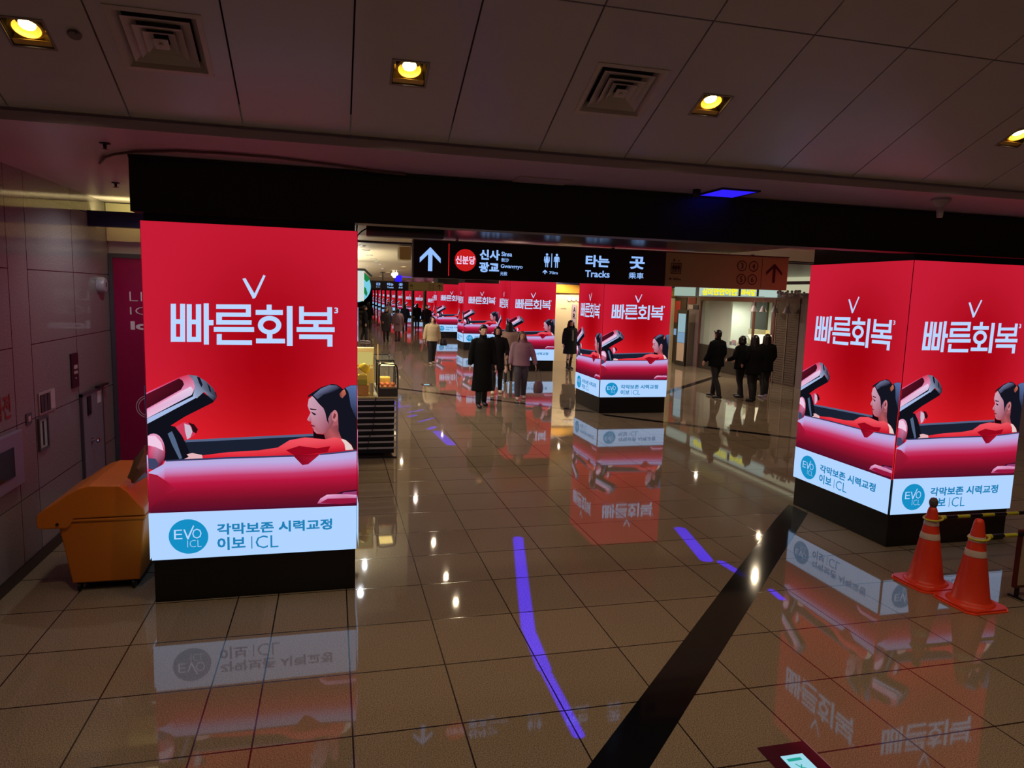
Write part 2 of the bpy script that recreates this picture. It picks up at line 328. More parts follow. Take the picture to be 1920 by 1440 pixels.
# ================================================================== ADVERTISING PILLARS
ART = {"pre":[[[[0.265,0.955],[1.221,0.985],[1.232,0.836],[0.929,0.816],[0.119,0.795],[0.242,0.87]],[[26,32,48],[26,32,48],[26,32,48],[26,32,48],[26,32,48],[26,32,48]]],[[[0.265,0.955],[1.221,0.985],[1.221,0.966],[0.267,0.936]],[[84,98,132],[84,98,132],[84,98,132],[84,98,132]]],[[[0,1.028],[0.163,1.072],[0.205,1.057],[0.245,0.987],[0.287,0.88],[0.302,0.803],[0.02,0.79],[0,0.925]],[[15,16,26],[15,16,26],[15,16,26],[15,16,26],[15,16,26],[15,16,26],[15,16,26],[15,16,26]]],[[[0.143,1.007],[0.174,1.026],[0.197,0.965],[0.241,0.811],[0.221,0.803],[0.172,0.919]],[[82,100,130],[82,100,130],[82,100,130],[82,100,130],[82,100,130],[82,100,130]]],[[[0.199,1.058],[0.263,1.097],[0.321,1.078],[0.354,1.036],[0.335,0.993],[0.278,0.953],[0.25,0.981]],[[205,60,90],[205,60,90],[205,60,90],[205,60,90],[205,60,90],[205,60,90],[205,60,90]]],[[[0.263,1.085],[0.305,1.067],[0.32,1.02],[0.303,0.973],[0.281,0.96],[0.267,1.021]],[[205,185,205],[205,185,205],[205,185,205],[205,185,205],[205,185,205],[205,185,205]]],[[[0.29,1.092],[0.332,1.078],[0.36,1.036],[0.346,1.005],[0.322,1.019],[0.315,1.055]],[[45,12,22],[45,12,22],[45,12,22],[45,12,22],[45,12,22],[45,12,22]]],[[[0,1.177],[0.348,1.366],[0.432,1.302],[0.496,1.33],[0.503,1.289],[0.473,1.247],[0.27,1.139],[0.163,1.068],[0.001,1.019]],[[15,16,26],[15,16,26],[15,16,26],[15,16,26],[15,16,26],[15,16,26],[15,16,26],[15,16,26],[15,16,26]]],[[[-0.0,1.325],[0.243,1.448],[0.3,1.465],[0.349,1.401],[0.343,1.349],[0,1.163]],[[222,95,150],[205,40,70],[205,60,90],[225,130,175],[225,150,190],[230,150,195]]],[[[0,1.314],[0.235,1.436],[0.26,1.419],[0.27,1.39],[0.248,1.35],[0,1.202]],[[88,16,34],[72,12,26],[60,10,24],[70,14,30],[60,10,24],[70,12,28]]],[[[0,1.189],[0.253,1.339],[0.317,1.373],[0.339,1.341],[0.321,1.307],[0,1.129]],[[235,170,205],[240,200,225],[235,205,230],[220,180,215],[210,190,225],[235,190,220]]],[[[0,1.127],[0.352,1.307],[0.355,1.286],[-0.0,1.086]],[[165,185,228],[165,185,228],[165,185,228],[165,185,228]]],[[[0.3,1.465],[0.361,1.456],[0.429,1.412],[0.481,1.354],[0.503,1.289],[0.482,1.258],[0.453,1.284],[0.411,1.331],[0.357,1.28],[0.331,1.303],[0.348,1.366],[0.334,1.424]],[[90,96,120],[112,120,146],[84,90,112],[66,70,92],[40,40,56],[25,25,38],[50,54,74],[120,130,158],[150,165,200],[170,185,215],[135,145,175],[120,128,155]]],[[[0.361,1.452],[0.384,1.441],[0.402,1.389],[0.393,1.366],[0.377,1.401]],[[18,20,40],[18,20,40],[18,20,40],[18,20,40],[18,20,40]]],[[[0.434,1.4],[0.454,1.371],[0.464,1.325],[0.45,1.337],[0.442,1.371]],[[20,22,40],[20,22,40],[20,22,40],[20,22,40],[20,22,40]]],[[[0.122,0.865],[0.118,0.827],[0.109,0.793],[0.096,0.763],[0.078,0.741],[0.058,0.727],[0.037,0.723],[0.016,0.729],[0,0.744],[0,0.768],[0,0.798],[0,0.833],[0,0.87],[0,0.907],[0,0.942],[0,0.971],[0.004,0.993],[0.024,1.007],[0.045,1.011],[0.066,1.005],[0.085,0.991],[0.101,0.967],[0.113,0.937],[0.12,0.902]],[[200,50,95],[200,50,95],[120,20,55],[120,20,55],[120,20,55],[120,20,55],[120,20,55],[120,20,55],[120,20,55],[120,20,55],[120,20,55],[200,50,95],[200,50,95],[200,50,95],[225,150,190],[225,150,190],[225,150,190],[225,150,190],[225,150,190],[225,150,190],[225,150,190],[225,150,190],[225,150,190],[200,50,95]]],[[[0.0,0.994],[0.057,0.992],[0.097,0.939],[0.111,0.874],[0.055,0.905],[0.0,0.919]],[[240,200,228],[240,200,228],[240,200,228],[240,200,228],[240,200,228],[240,200,228]]],[[[0.0,0.82],[0.052,0.813],[0.077,0.771],[0.05,0.734],[0.001,0.733]],[[62,66,100],[62,66,100],[62,66,100],[62,66,100],[62,66,100]]],[[[0.382,0.83],[0.575,0.851],[0.806,0.86],[0.947,0.879],[1.038,0.937],[1.158,0.958],[1.285,0.942],[1.355,0.962],[1.46,0.942],[1.544,0.881],[1.567,0.837],[1.331,0.822],[1.088,0.806],[0.806,0.795],[0.39,0.799]],[[228,40,55],[235,60,75],[232,60,72],[235,66,80],[240,80,95],[238,75,90],[240,85,98],[240,90,100],[232,70,85],[215,40,60],[180,15,35],[190,15,35],[170,8,30],[215,25,45],[205,25,45]]],[[[1.009,0.856],[1.112,0.889],[1.25,0.866],[1.355,0.881],[1.331,0.832],[1.077,0.809]],[[150,6,28],[150,6,28],[150,6,28],[150,6,28],[150,6,28],[150,6,28]]],[[[0.256,0.805],[0.289,0.821],[0.275,0.843],[0.316,0.851],[0.385,0.834],[0.39,0.803],[0.325,0.796]],[[228,180,186],[228,180,186],[228,180,186],[228,180,186],[228,180,186],[228,180,186],[228,180,186]]],[[[1.439,0.937],[1.466,0.939],[1.526,0.881],[1.538,0.848],[1.475,0.845],[1.467,0.896]],[[226,205,200],[226,205,200],[226,205,200],[226,205,200],[226,205,200],[226,205,200]]],[[[1.475,0.933],[1.502,0.926],[1.556,0.862],[1.556,0.843],[1.539,0.846],[1.52,0.888]],[[60,8,20],[60,8,20],[60,8,20],[60,8,20],[60,8,20],[60,8,20]]],[[[1.385,1.164],[1.422,1.163],[1.432,1.036],[1.408,1.007],[1.348,1.009],[1.31,1.039],[1.338,1.107]],[[170,90,100],[170,90,100],[170,90,100],[170,90,100],[170,90,100],[170,90,100],[170,90,100]]],[[[1.301,0.99],[1.338,1.038],[1.413,1.056],[1.427,1.007],[1.442,0.942],[1.385,0.954],[1.315,0.939]],[[150,70,80],[165,85,90],[140,70,80],[130,60,72],[170,80,85],[185,85,90],[150,60,70]]],[[[1.218,1.295],[1.188,1.269],[1.179,1.216],[1.19,1.182],[1.202,1.16],[1.176,1.103],[1.185,1.09],[1.206,1.085],[1.203,1.066],[1.212,1.051],[1.218,1.034],[1.226,1.009],[1.245,0.989],[1.292,0.982],[1.324,0.995],[1.366,1.047],[1.403,1.134],[1.31,1.204],[1.264,1.244]],[[205,165,185],[205,160,180],[200,155,178],[195,150,172],[200,150,170],[215,170,190],[180,110,130],[170,95,115],[175,95,115],[185,110,125],[190,115,130],[195,125,140],[185,110,122],[170,90,105],[150,75,85],[140,70,80],[140,72,84],[185,135,158],[195,150,172]]],[[[1.22,1.034],[1.228,1.006],[1.25,0.984],[1.306,0.978],[1.316,0.939],[1.224,0.949]],[[26,5,12],[26,5,12],[26,5,12],[26,5,12],[26,5,12],[26,5,12]]],[[[1.194,1.196],[1.218,1.191],[1.248,1.186],[1.246,1.178],[1.209,1.181],[1.202,1.183]],[[30,14,26],[30,14,26],[30,14,26],[30,14,26],[30,14,26],[30,14,26]]],[[[1.205,1.168],[1.228,1.157],[1.248,1.145],[1.231,1.138],[1.218,1.148]],[[34,18,34],[34,18,34],[34,18,34],[34,18,34],[34,18,34]]],[[[1.202,1.066],[1.218,1.057],[1.24,1.049],[1.225,1.043],[1.211,1.051]],[[110,8,38],[110,8,38],[110,8,38],[110,8,38],[110,8,38]]],[[[1.181,1.283],[1.184,1.298],[1.209,1.317],[1.282,1.364],[1.366,1.392],[1.403,1.387],[1.435,1.367],[1.459,1.345],[1.473,1.364],[1.515,1.381],[1.567,1.383],[1.567,0.839],[1.551,0.855],[1.513,0.91],[1.442,0.945],[1.42,1.007],[1.415,1.134],[1.385,1.174],[1.359,1.155],[1.338,1.107],[1.345,1.063],[1.329,1.092],[1.315,1.161],[1.301,1.195],[1.264,1.234],[1.227,1.283],[1.209,1.298]],[[20,20,32],[20,20,32],[20,20,32],[20,20,32],[20,20,32],[20,20,32],[20,20,32],[20,20,32],[20,20,32],[20,20,32],[20,20,32],[20,20,32],[20,20,32],[20,20,32],[20,20,32],[20,20,32],[20,20,32],[20,20,32],[20,20,32],[20,20,32],[20,20,32],[20,20,32],[20,20,32],[20,20,32],[20,20,32],[20,20,32],[20,20,32]]],[[[1.223,1.302],[1.282,1.354],[1.347,1.382],[1.403,1.38],[1.431,1.358],[1.384,1.329],[1.306,1.306],[1.255,1.268]],[[96,100,132],[112,116,150],[106,110,145],[80,84,112],[40,40,58],[30,30,46],[46,48,68],[70,74,100]]],[[[1.426,1.309],[1.45,1.338],[1.466,1.347],[1.48,1.313],[1.473,1.301],[1.45,1.275],[1.431,1.287]],[[110,50,50],[190,100,80],[215,140,110],[180,90,70],[120,50,45],[150,85,75],[70,35,40]]],[[[1.473,1.36],[1.515,1.378],[1.567,1.38],[1.567,1.101],[1.549,1.131],[1.516,1.21],[1.506,1.279],[1.496,1.328]],[[85,105,150],[95,115,165],[90,110,165],[30,34,56],[34,38,60],[60,70,105],[76,90,135],[80,96,140]]],[[[1.415,1.13],[1.413,1.112],[1.408,1.097],[1.4,1.086],[1.39,1.083],[1.381,1.087],[1.373,1.097],[1.368,1.113],[1.366,1.131],[1.368,1.15],[1.373,1.165],[1.381,1.175],[1.39,1.179],[1.4,1.175],[1.407,1.164],[1.413,1.149]],[[196,122,130],[196,122,130],[196,122,130],[196,122,130],[196,122,130],[196,122,130],[196,122,130],[196,122,130],[196,122,130],[196,122,130],[196,122,130],[196,122,130],[196,122,130],[196,122,130],[196,122,130],[196,122,130]]],[[[1.385,1.154],[1.399,1.144],[1.398,1.125],[1.385,1.103],[1.375,1.116],[1.38,1.135]],[[120,45,55],[120,45,55],[120,45,55],[120,45,55],[120,45,55],[120,45,55]]]],"body":[[[-0.003,0.71],[-0.004,0.677],[-0.005,0.645],[-0.006,0.603],[-0.007,0.564],[-0.009,0.509],[-0.01,0.45],[-0.012,0.397],[-0.012,0.384]],[[0.06,0.742],[0.059,0.707],[0.058,0.671],[0.057,0.625],[0.056,0.582],[0.054,0.521],[0.052,0.456],[0.051,0.398],[0.05,0.384]],[[0.108,0.77],[0.107,0.731],[0.106,0.693],[0.105,0.643],[0.104,0.597],[0.102,0.531],[0.1,0.461],[0.098,0.399],[0.098,0.384]],[[0.122,0.795],[0.121,0.754],[0.12,0.713],[0.119,0.66],[0.118,0.611],[0.116,0.541],[0.114,0.466],[0.112,0.4],[0.112,0.383]],[[0.347,0.801],[0.346,0.76],[0.345,0.718],[0.344,0.664],[0.343,0.614],[0.341,0.542],[0.34,0.467],[0.338,0.399],[0.338,0.382]],[[0.574,0.807],[0.573,0.765],[0.573,0.723],[0.572,0.667],[0.571,0.616],[0.57,0.544],[0.568,0.467],[0.567,0.398],[0.567,0.381]],[[1.065,0.807],[1.065,0.765],[1.065,0.722],[1.065,0.666],[1.065,0.615],[1.064,0.542],[1.064,0.464],[1.063,0.395],[1.063,0.377]],[[1.275,0.817],[1.275,0.773],[1.275,0.729],[1.275,0.672],[1.275,0.62],[1.275,0.545],[1.275,0.465],[1.275,0.394],[1.275,0.376]],[[1.437,0.826],[1.437,0.781],[1.438,0.737],[1.438,0.678],[1.438,0.624],[1.438,0.547],[1.439,0.466],[1.439,0.393],[1.439,0.375]],[[1.575,0.839],[1.575,0.793],[1.576,0.747],[1.576,0.687],[1.576,0.631],[1.577,0.552],[1.578,0.468],[1.578,0.393],[1.578,0.374]]],"bodyc":[[182,170,222],[186,172,226],[198,140,196],[196,58,104],[184,22,62],[150,18,46],[112,16,38],[92,14,40],[44,12,44]],"post":[[[[0.123,0.802],[0.574,0.813],[1.068,0.815],[1.075,0.802],[0.574,0.799],[0.126,0.79]],[[52,54,92],[52,54,92],[52,54,92],[52,54,92],[52,54,92],[52,54,92]]],[[[1.267,0.82],[1.437,0.834],[1.567,0.846],[1.567,0.834],[1.437,0.821],[1.273,0.81]],[[60,64,104],[60,64,104],[60,64,104],[60,64,104],[60,64,104],[60,64,104]]],[[[1.065,0.812],[1.275,0.819],[1.232,0.78],[1.18,0.736],[1.136,0.731],[1.102,0.769]],[[120,6,26],[150,10,34],[170,18,44],[150,10,40],[140,8,36],[130,6,30]]],[[[0.002,0.701],[0.059,0.687],[0.131,0.63],[0.198,0.563],[0.096,0.523],[0,0.422]],[[165,30,60],[160,18,44],[165,20,50],[160,24,56],[140,18,44],[118,14,36]]],[[[1.25,0.407],[1.275,0.447],[1.326,0.477],[1.433,0.479],[1.567,0.467],[1.567,0.402],[1.439,0.396]],[[190,90,140],[222,150,195],[235,185,220],[220,150,190],[225,160,205],[160,30,80],[170,50,100]]],[[[1.275,0.412],[1.332,0.444],[1.567,0.44],[1.567,0.402],[1.439,0.393]],[[150,22,62],[150,22,62],[150,22,62],[150,22,62],[150,22,62]]],[[[1.403,0.478],[1.438,0.499],[1.567,0.512],[1.567,0.5],[1.462,0.478]],[[60,14,42],[60,14,42],[60,14,42],[60,14,42],[60,14,42]]],[[[1.462,0.493],[1.567,0.497],[1.567,0.472],[1.439,0.476]],[[150,60,110],[150,60,110],[150,60,110],[150,60,110]]]],"band":[[-0.004,0.384],[1.578,0.374]],"circ":[[0.417,0.173],[0.415,0.149],[0.408,0.126],[0.396,0.104],[0.381,0.085],[0.363,0.069],[0.342,0.056],[0.319,0.047],[0.294,0.043],[0.269,0.042],[0.244,0.046],[0.22,0.055],[0.197,0.067],[0.177,0.082],[0.16,0.101],[0.146,0.122],[0.136,0.145],[0.13,0.169],[0.129,0.193],[0.132,0.217],[0.139,0.24],[0.15,0.261],[0.164,0.28],[0.182,0.296],[0.203,0.309],[0.226,0.318],[0.25,0.323],[0.275,0.323],[0.3,0.32],[0.324,0.312],[0.347,0.3],[0.367,0.285],[0.385,0.266],[0.399,0.245],[0.409,0.222],[0.416,0.198]],"R":[[[0.195,2.002],[0.231,2.003],[0.224,1.716],[0.187,1.715]],[[0.26,2.004],[0.295,2.004],[0.288,1.716],[0.253,1.716]],[[0.224,1.887],[0.262,1.887],[0.261,1.852],[0.223,1.852]],[[0.221,1.754],[0.258,1.754],[0.257,1.716],[0.22,1.716]],[[0.306,2.002],[0.341,2.002],[0.334,1.716],[0.299,1.716]],[[0.37,2.003],[0.407,2.004],[0.401,1.717],[0.364,1.717]],[[0.334,1.886],[0.372,1.886],[0.371,1.852],[0.333,1.851]],[[0.331,1.755],[0.369,1.755],[0.368,1.717],[0.33,1.716]],[[0.425,2.011],[0.461,2.012],[0.455,1.698],[0.419,1.698]],[[0.454,1.885],[0.492,1.886],[0.491,1.846],[0.453,1.845]],[[0.514,2.006],[0.763,2.011],[0.763,1.977],[0.513,1.972]],[[0.727,2.01],[0.763,2.011],[0.762,1.917],[0.726,1.916]],[[0.513,1.944],[0.763,1.948],[0.762,1.917],[0.512,1.913]],[[0.513,1.944],[0.553,1.944],[0.552,1.852],[0.511,1.852]],[[0.512,1.886],[0.767,1.89],[0.766,1.855],[0.511,1.852]],[[0.493,1.833],[0.784,1.837],[0.784,1.8],[0.492,1.797]],[[0.513,1.78],[0.549,1.781],[0.547,1.698],[0.511,1.698]],[[0.512,1.732],[0.767,1.734],[0.767,1.699],[0.511,1.698]],[[0.879,2.013],[0.916,2.014],[0.915,1.965],[0.878,1.965]],[[0.798,1.97],[0.998,1.974],[0.998,1.936],[0.797,1.933]],[[0.878,1.793],[0.919,1.794],[0.918,1.743],[0.877,1.742]],[[0.797,1.749],[1.012,1.75],[1.012,1.714],[0.797,1.712]],[[1.028,2.006],[1.071,2.007],[1.069,1.694],[1.026,1.694]],[[1.12,2.005],[1.156,2.006],[1.155,1.869],[1.119,1.868]],[[1.333,2.005],[1.37,2.006],[1.371,1.871],[1.334,1.871]],[[1.146,1.96],[1.343,1.964],[1.343,1.934],[1.146,1.931]],[[1.146,1.899],[1.343,1.902],[1.343,1.871],[1.146,1.869]],[[1.227,1.877],[1.266,1.877],[1.266,1.837],[1.227,1.837]],[[1.1,1.843],[1.39,1.847],[1.39,1.809],[1.1,1.806]],[[1.119,1.786],[1.373,1.788],[1.373,1.752],[1.119,1.75]],[[1.334,1.788],[1.373,1.788],[1.373,1.693],[1.334,1.692]]],"ro":[[0.986,1.856],[0.983,1.839],[0.977,1.824],[0.966,1.81],[0.952,1.798],[0.936,1.789],[0.917,1.784],[0.898,1.782],[0.879,1.784],[0.86,1.789],[0.844,1.797],[0.831,1.809],[0.82,1.822],[0.814,1.837],[0.812,1.853],[0.815,1.87],[0.821,1.885],[0.832,1.899],[0.845,1.91],[0.862,1.919],[0.88,1.925],[0.899,1.927],[0.919,1.925],[0.937,1.92],[0.953,1.912],[0.967,1.901],[0.977,1.887],[0.984,1.872]],"ri":[[0.947,1.855],[0.946,1.847],[0.942,1.839],[0.936,1.832],[0.929,1.826],[0.919,1.821],[0.909,1.818],[0.898,1.817],[0.888,1.818],[0.877,1.821],[0.868,1.825],[0.861,1.831],[0.855,1.838],[0.851,1.846],[0.85,1.854],[0.852,1.862],[0.855,1.87],[0.861,1.877],[0.869,1.883],[0.878,1.888],[0.888,1.891],[0.899,1.892],[0.91,1.891],[0.92,1.888],[0.929,1.884],[0.937,1.878],[0.943,1.871],[0.946,1.863]],"V":[[[0.705,2.206],[0.728,2.211],[0.792,2.094],[0.778,2.058]],[[0.858,2.241],[0.874,2.234],[0.799,2.067],[0.788,2.057],[0.773,2.058]]]}
def vcol(name, sampling):
    m = bpy.data.materials.new(name); m.use_nodes = True; nt = m.node_tree; nt.nodes.clear()
    e = nt.nodes.new('ShaderNodeEmission'); o = nt.nodes.new('ShaderNodeOutputMaterial'); a = nt.nodes.new('ShaderNodeVertexColor'); a.layer_name = 'Picture'
    nt.links.new(a.outputs[0], e.inputs[0]); e.inputs[1].default_value = LED; nt.links.new(e.outputs[0], o.inputs[0])
    m.cycles.emission_sampling = sampling; return m
LED = 1.0
M_led = vcol('led_picture_ground', 'FRONT'); M_led2 = vcol('led_picture_detail', 'NONE')
SW, SH = 1.567, 2.61
def led_art():
    """faces of the shown picture: list of (points, colours, layer, sampled)"""
    F = []
    def g(u, v):  # red ground, brighter at the rim and towards the bottom
        k = math.exp(-((u-.9)**2/.28+(v-1.55)**2/.55)); k2 = math.exp(-(v-.75)**2/.35)
        r = 196-38*k+34*k2*(1-.4*k); gg = 28-26*k+8*k2; bb = 52-36*k-4*k2
        return (min(r, 226), max(gg, 2), max(bb, 12))
    nx, ny = 8, 14
    vb = .384; vt = .374
    for i in range(nx):
        for j in range(ny):
            u0, u1 = SW*i/nx, SW*(i+1)/nx; v0, v1 = .37+(SH-.37)*j/ny, .37+(SH-.37)*(j+1)/ny
            P = [(u0, v0), (u1, v0), (u1, v1), (u0, v1)]; F.append((P, [g(*p) for p in P], 0, 1))
    L = 1
    for P, c in ART['pre']: F.append((P, c, L, 0)); L += 1
    B, BC = ART['body'], ART['bodyc']
    for i in range(len(B)-1):
        for j in range(len(BC)-1):
            F.append(([B[i][j], B[i+1][j], B[i+1][j+1], B[i][j+1]], [BC[j], BC[j], BC[j+1], BC[j+1]], L, 0))
    L += 1
    for P, c in ART['post']: F.append((P, c, L, 0)); L += 1
    F.append(([(0, 0), (SW, 0), (SW, .374), (0, .384)], [(176, 212, 255)]*4, L, 1)); L += 1
    F.append((ART['circ'], [(20, 142, 196)]*len(ART['circ']), L, 0)); L += 1
    W = (186, 214, 255)
    for P in ART['R']+ART['V']: F.append((P, [W]*len(P), L, 0))
    ro, ri = ART['ro'], ART['ri']; n = len(ro)
    for i in range(n): F.append(([ro[i], ro[(i+1) % n], ri[(i+1) % n], ri[i]], [W]*4, L, 0))
    L += 1
    T = (30, 128, 184)
    for s_, box, c, bold in (('각막보존 시력교정', (.486, .185, 1.364, .272), T, .0), ('이보', (.486, .058, .690, .160), T, .0), ('I', (.737, .056, .745, .158), T, 0),
                             ('CL', (.770, .054, .945, .160), T, -.004), ('E', (.168, .165, .228, .242), W, -.008), ('O', (.300, .163, .368, .244), W, -.008),
                             ('ICL', (.262, .094, .366, .152), W, -.02), ('3', (1.388, 1.958, 1.418, 2.004), W, .02)):
        vs, fs = glyphs(s_, bold, 2); x0, z0, x1, z1 = box
        for d_ in ((-.0036, -.003), (.0036, .003), (-.0036, .003), (.0036, -.003), (0, 0)) if s_ in ('각막보존 시력교정', '이보') else ((0, 0),):
            for f in fs: F.append(([(x0+vs[k][0]*(x1-x0)+d_[0], z0+vs[k][1]*(z1-z0)+d_[1]) for k in f], [c]*len(f), L, 0))
    for P in ([(.236, .242), (.247, .242), (.268, .180), (.263, .160)], [(.308, .272), (.316, .268), (.272, .160), (.263, .160), (.263, .174)]):
        F.append((P, [W]*len(P), L, 0))
    return F
def led_mesh():
    F = led_art(); me = bpy.data.meshes.new('led_screen'); vs = []; fs = []; cols = []; mi = []
    T = .05
    B = MB(); B.box(0, .0, 0, SW, T, SH)
    vs += B.v; fs += B.f; mi += [0]*len(B.f); cols += [(0, 0, 0, 1)]*(4*len(B.f))
    for P, c, L, smp in F:
        a = sum(P[i][0]*P[(i+1) % len(P)][1]-P[(i+1) % len(P)][0]*P[i][1] for i in range(len(P)))
        if abs(a) < 1e-9: continue
        if a < 0: P = P[::-1]; c = c[::-1]
        n = len(vs); e = .004 if smp and L == 0 else 0
        vs += [(min(max(p[0], .003), SW-.003), -.0015-.00025*L, min(max(p[1], .003), SH-.003)) for p in P]
        fs.append(list(range(n, n+len(P)))); mi.append(1 if smp else 2); cols += [lin(q) for q in c]
    me.from_pydata(vs, [], fs)
    for m in (M_black, M_led, M_led2): me.materials.append(m)
    me.polygons.foreach_set('material_index', mi)
    at = me.color_attributes.new('Picture', 'FLOAT_COLOR', 'CORNER')
    at.data.foreach_set('color', [x for c in cols for x in c]); me.update(); return me
LEDM = led_mesh()
def pillar(loc, label, group):
    t = thing('advertising_pillar', label, 'advertising pillar', loc, group=group)
    s = MB(); s.box(.012, .012, 0, SW-.012, SW-.012, .352); s.build('base', M_plinth, t, bevel=.004, local=True)
    s = MB(); s.box(.052, .052, .352, SW-.052, SW-.052, 2.963); s.box(.02, .02, 2.9632, SW-.02, SW-.02, 3.418); s.build('pillar_core', M_black, t, local=True)
    for rz, p in ((0, (0, 0)), (-90, (0, SW)), (180, (SW, SW)), (90, (SW, 0))):
        o = bpy.data.objects.new('led_screen', LEDM); COL.objects.link(o); o.parent = t
        o.location = (p[0], p[1], .353); o.rotation_euler = (0, 0, R_(rz)); o.scale = (1, 1, 1)
    return t
PX, PY, PS = 5.584, 5.902, 8.271
RG = 'red advertising pillars along the right side of the corridor'
pillar((-1.377, 5.815, 0), 'large black-based pillar with one lit red advertisement, standing left behind the yellow bin', 'nearest red advertising pillars')
P0 = pillar((PX, PY, 0), 'large lit red advertising pillar showing two faces behind the traffic cones', 'nearest red advertising pillars')
pl = ['second lit red pillar of the right-hand row, standing alone in the middle of the hall',
      'third lit red pillar of the right-hand row, behind the people in beige and pink',
      'fourth lit red pillar of the right-hand row, behind the man in the long black coat',
      'fifth lit red pillar of the right-hand row, behind the woman in the cream jacket']
for k in range(1, 5):
    c = copy_tree(P0); c.location = (PX, PY+PS*k, 0); c['label'] = pl[k-1]; c['group'] = RG
# smaller framed screens further down the corridor
def framed(loc, label):
    t = thing('framed_advertising_screen', label, 'advertising screen', loc, group='framed red screens far down the corridor')
    s = MB(); s.box(-.16, 0, 0, 0, .5, 3.0); s.box(.98, 0, 0, 1.14, .5, 3.0); s.box(0, .06, 0, .98, .5, 3.0); s.box(0, 0, 2.62, .98, .06, 3.0); s.box(0, 0, 0, .98, .06, .14); s.build('frame', M_black, t, local=True)
    s = MB(); s.box(-.20, -.03, 0, -.16, .5, 3.05); s.build('light_strip', mat('pale_metal_trim', (190, 184, 176), .4), t, local=True)
    o = bpy.data.objects.new('led_screen', LEDM); COL.objects.link(o); o.parent = t; o.location = (0, 0, .15); o.scale = (.98/SW, 1, 2.42/SH)
    return t
names = ['nearest', 'second', 'third', 'fourth', 'fifth', 'sixth', 'seventh', 'eighth', 'ninth', 'farthest']
F0 = None
for k in range(10):
    lb = '%s of the ten narrow black-framed red screens far down the corridor' % names[k]
    if F0 is None: F0 = framed((6.9, 54, 0), lb)
    else:
        c = copy_tree(F0); c.location = (6.9, 54+8.4*k, 0); c['label'] = lb

# ================================================================== CEILING FITTINGS
def spot(parent, loc, power, color, rot=(0, 0, 0), cone=150, blend=.6, radius=.03):
    l = bpy.data.lights.new('lamp_light', 'SPOT'); l.energy = power; l.color = color; l.spot_size = R_(cone); l.spot_blend = blend; l.shadow_soft_size = radius
    o = bpy.data.objects.new('lamp_light', l); COL.objects.link(o); o.parent = parent; o.location = loc; o.rotation_euler = rot
    return o
M_trimlamp = mat('lamp_trim', (150, 140, 132), .4)
M_refl = mat('brass_reflector', (236, 196, 92), .3, .2)
G_warm = glow('warm_bulb', (255, 226, 160), 9, 'NONE')
G_warm2 = glow('warm_lamp_face', (255, 222, 140), 14, 'FRONT')
G_white = glow('white_bulb', (235, 242, 255), 8, 'NONE')
def slope_pt(x, ly, lz=0):
    """a point given in the sloping ceiling's own axes"""
    return Vector((x, 4.85+ly*math.cos(R_(24))+lz*math.sin(R_(24)), 3.49-ly*math.sin(R_(24))+lz*math.cos(R_(24))))
def gimbal(x0, label):
    t = thing('recessed_downlight', label, 'ceiling light', slope_pt(x0+.095, -.625), group='square downlights in the sloping ceiling'); t.rotation_euler = SL
    q = .095
    s = MB()
    for a, b, c, d in ((-q-.012, -q-.012, q+.012, -q), (-q-.012, q, q+.012, q+.012), (-q-.012, -q, -q, q), (q, -q, q+.012, q)): s.box(a, b, -.004, c, d, .004)
    s.build('trim_frame', M_trimlamp, t, local=True)
    s = MB()
    for a, b, c, d in ((-q, -q, q, -q+.004), (-q, q-.004, q, q), (-q, -q, -q+.004, q), (q-.004, -q, q, q)): s.box(a, b, .004, c, d, .13)
    s.box(-q, -q, .126, q, q, .13); s.build('housing', mat('lamp_housing', (70, 62, 52), .5), t, local=True)
    s = MB(); s.prism([(q-.006, .004), (q-.006, .08), (q-.03, .11), (q-.036, .108), (q-.02, .07), (q-.03, .02), (q-.044, .004)], 'x', -q+.006, q-.006)
    s.build('reflector', M_refl, t, local=True)
    g = MB(); n = 28
    g.lathe((0, -.012, .02), [(.076, .0), (.078, .05), (.066, .055), (.060, .02), (.066, -.004), (.076, .0)], n, cap=False)
    gi = g.build('lamp_ring', M_refl, t, smooth=True, local=True)
    s = MB(); s.lathe((0, -.012, .02), [(.038, .018), (.040, .026), (.034, .034)], n); s.build('bulb', G_warm2, gi, local=True)
    spot(t, (0, -.01, -.012), LAMP_SLOPE, WARM, rot=(R_(24), 0, 0), cone=128, blend=.9)
    return t
g0 = gimbal(lamps_x[0][0], 'square recessed downlight at the far left of the sloping ceiling, beside a small round detector')
for x, lb in ((.335, 'square recessed downlight in the sloping ceiling between the two air diffusers'), (2.262, 'square recessed downlight in the sloping ceiling, right of the second air diffuser'),
              (4.76, 'square recessed downlight at the right edge of the sloping ceiling')):
    c = copy_tree(g0); c.location = slope_pt(x+.095, -.625); c['label'] = lb
# unseen row of the same lamps, added above the stairs to light the floor
for x in (.335, 2.262, 4.76, 6.7): 
    c = copy_tree(g0); c.location = slope_pt(x+.095, -3.3, -.012); c['label'] = 'added square downlight of the unseen upper row above the stairs'; c['group'] = 'added downlights above the stairs'

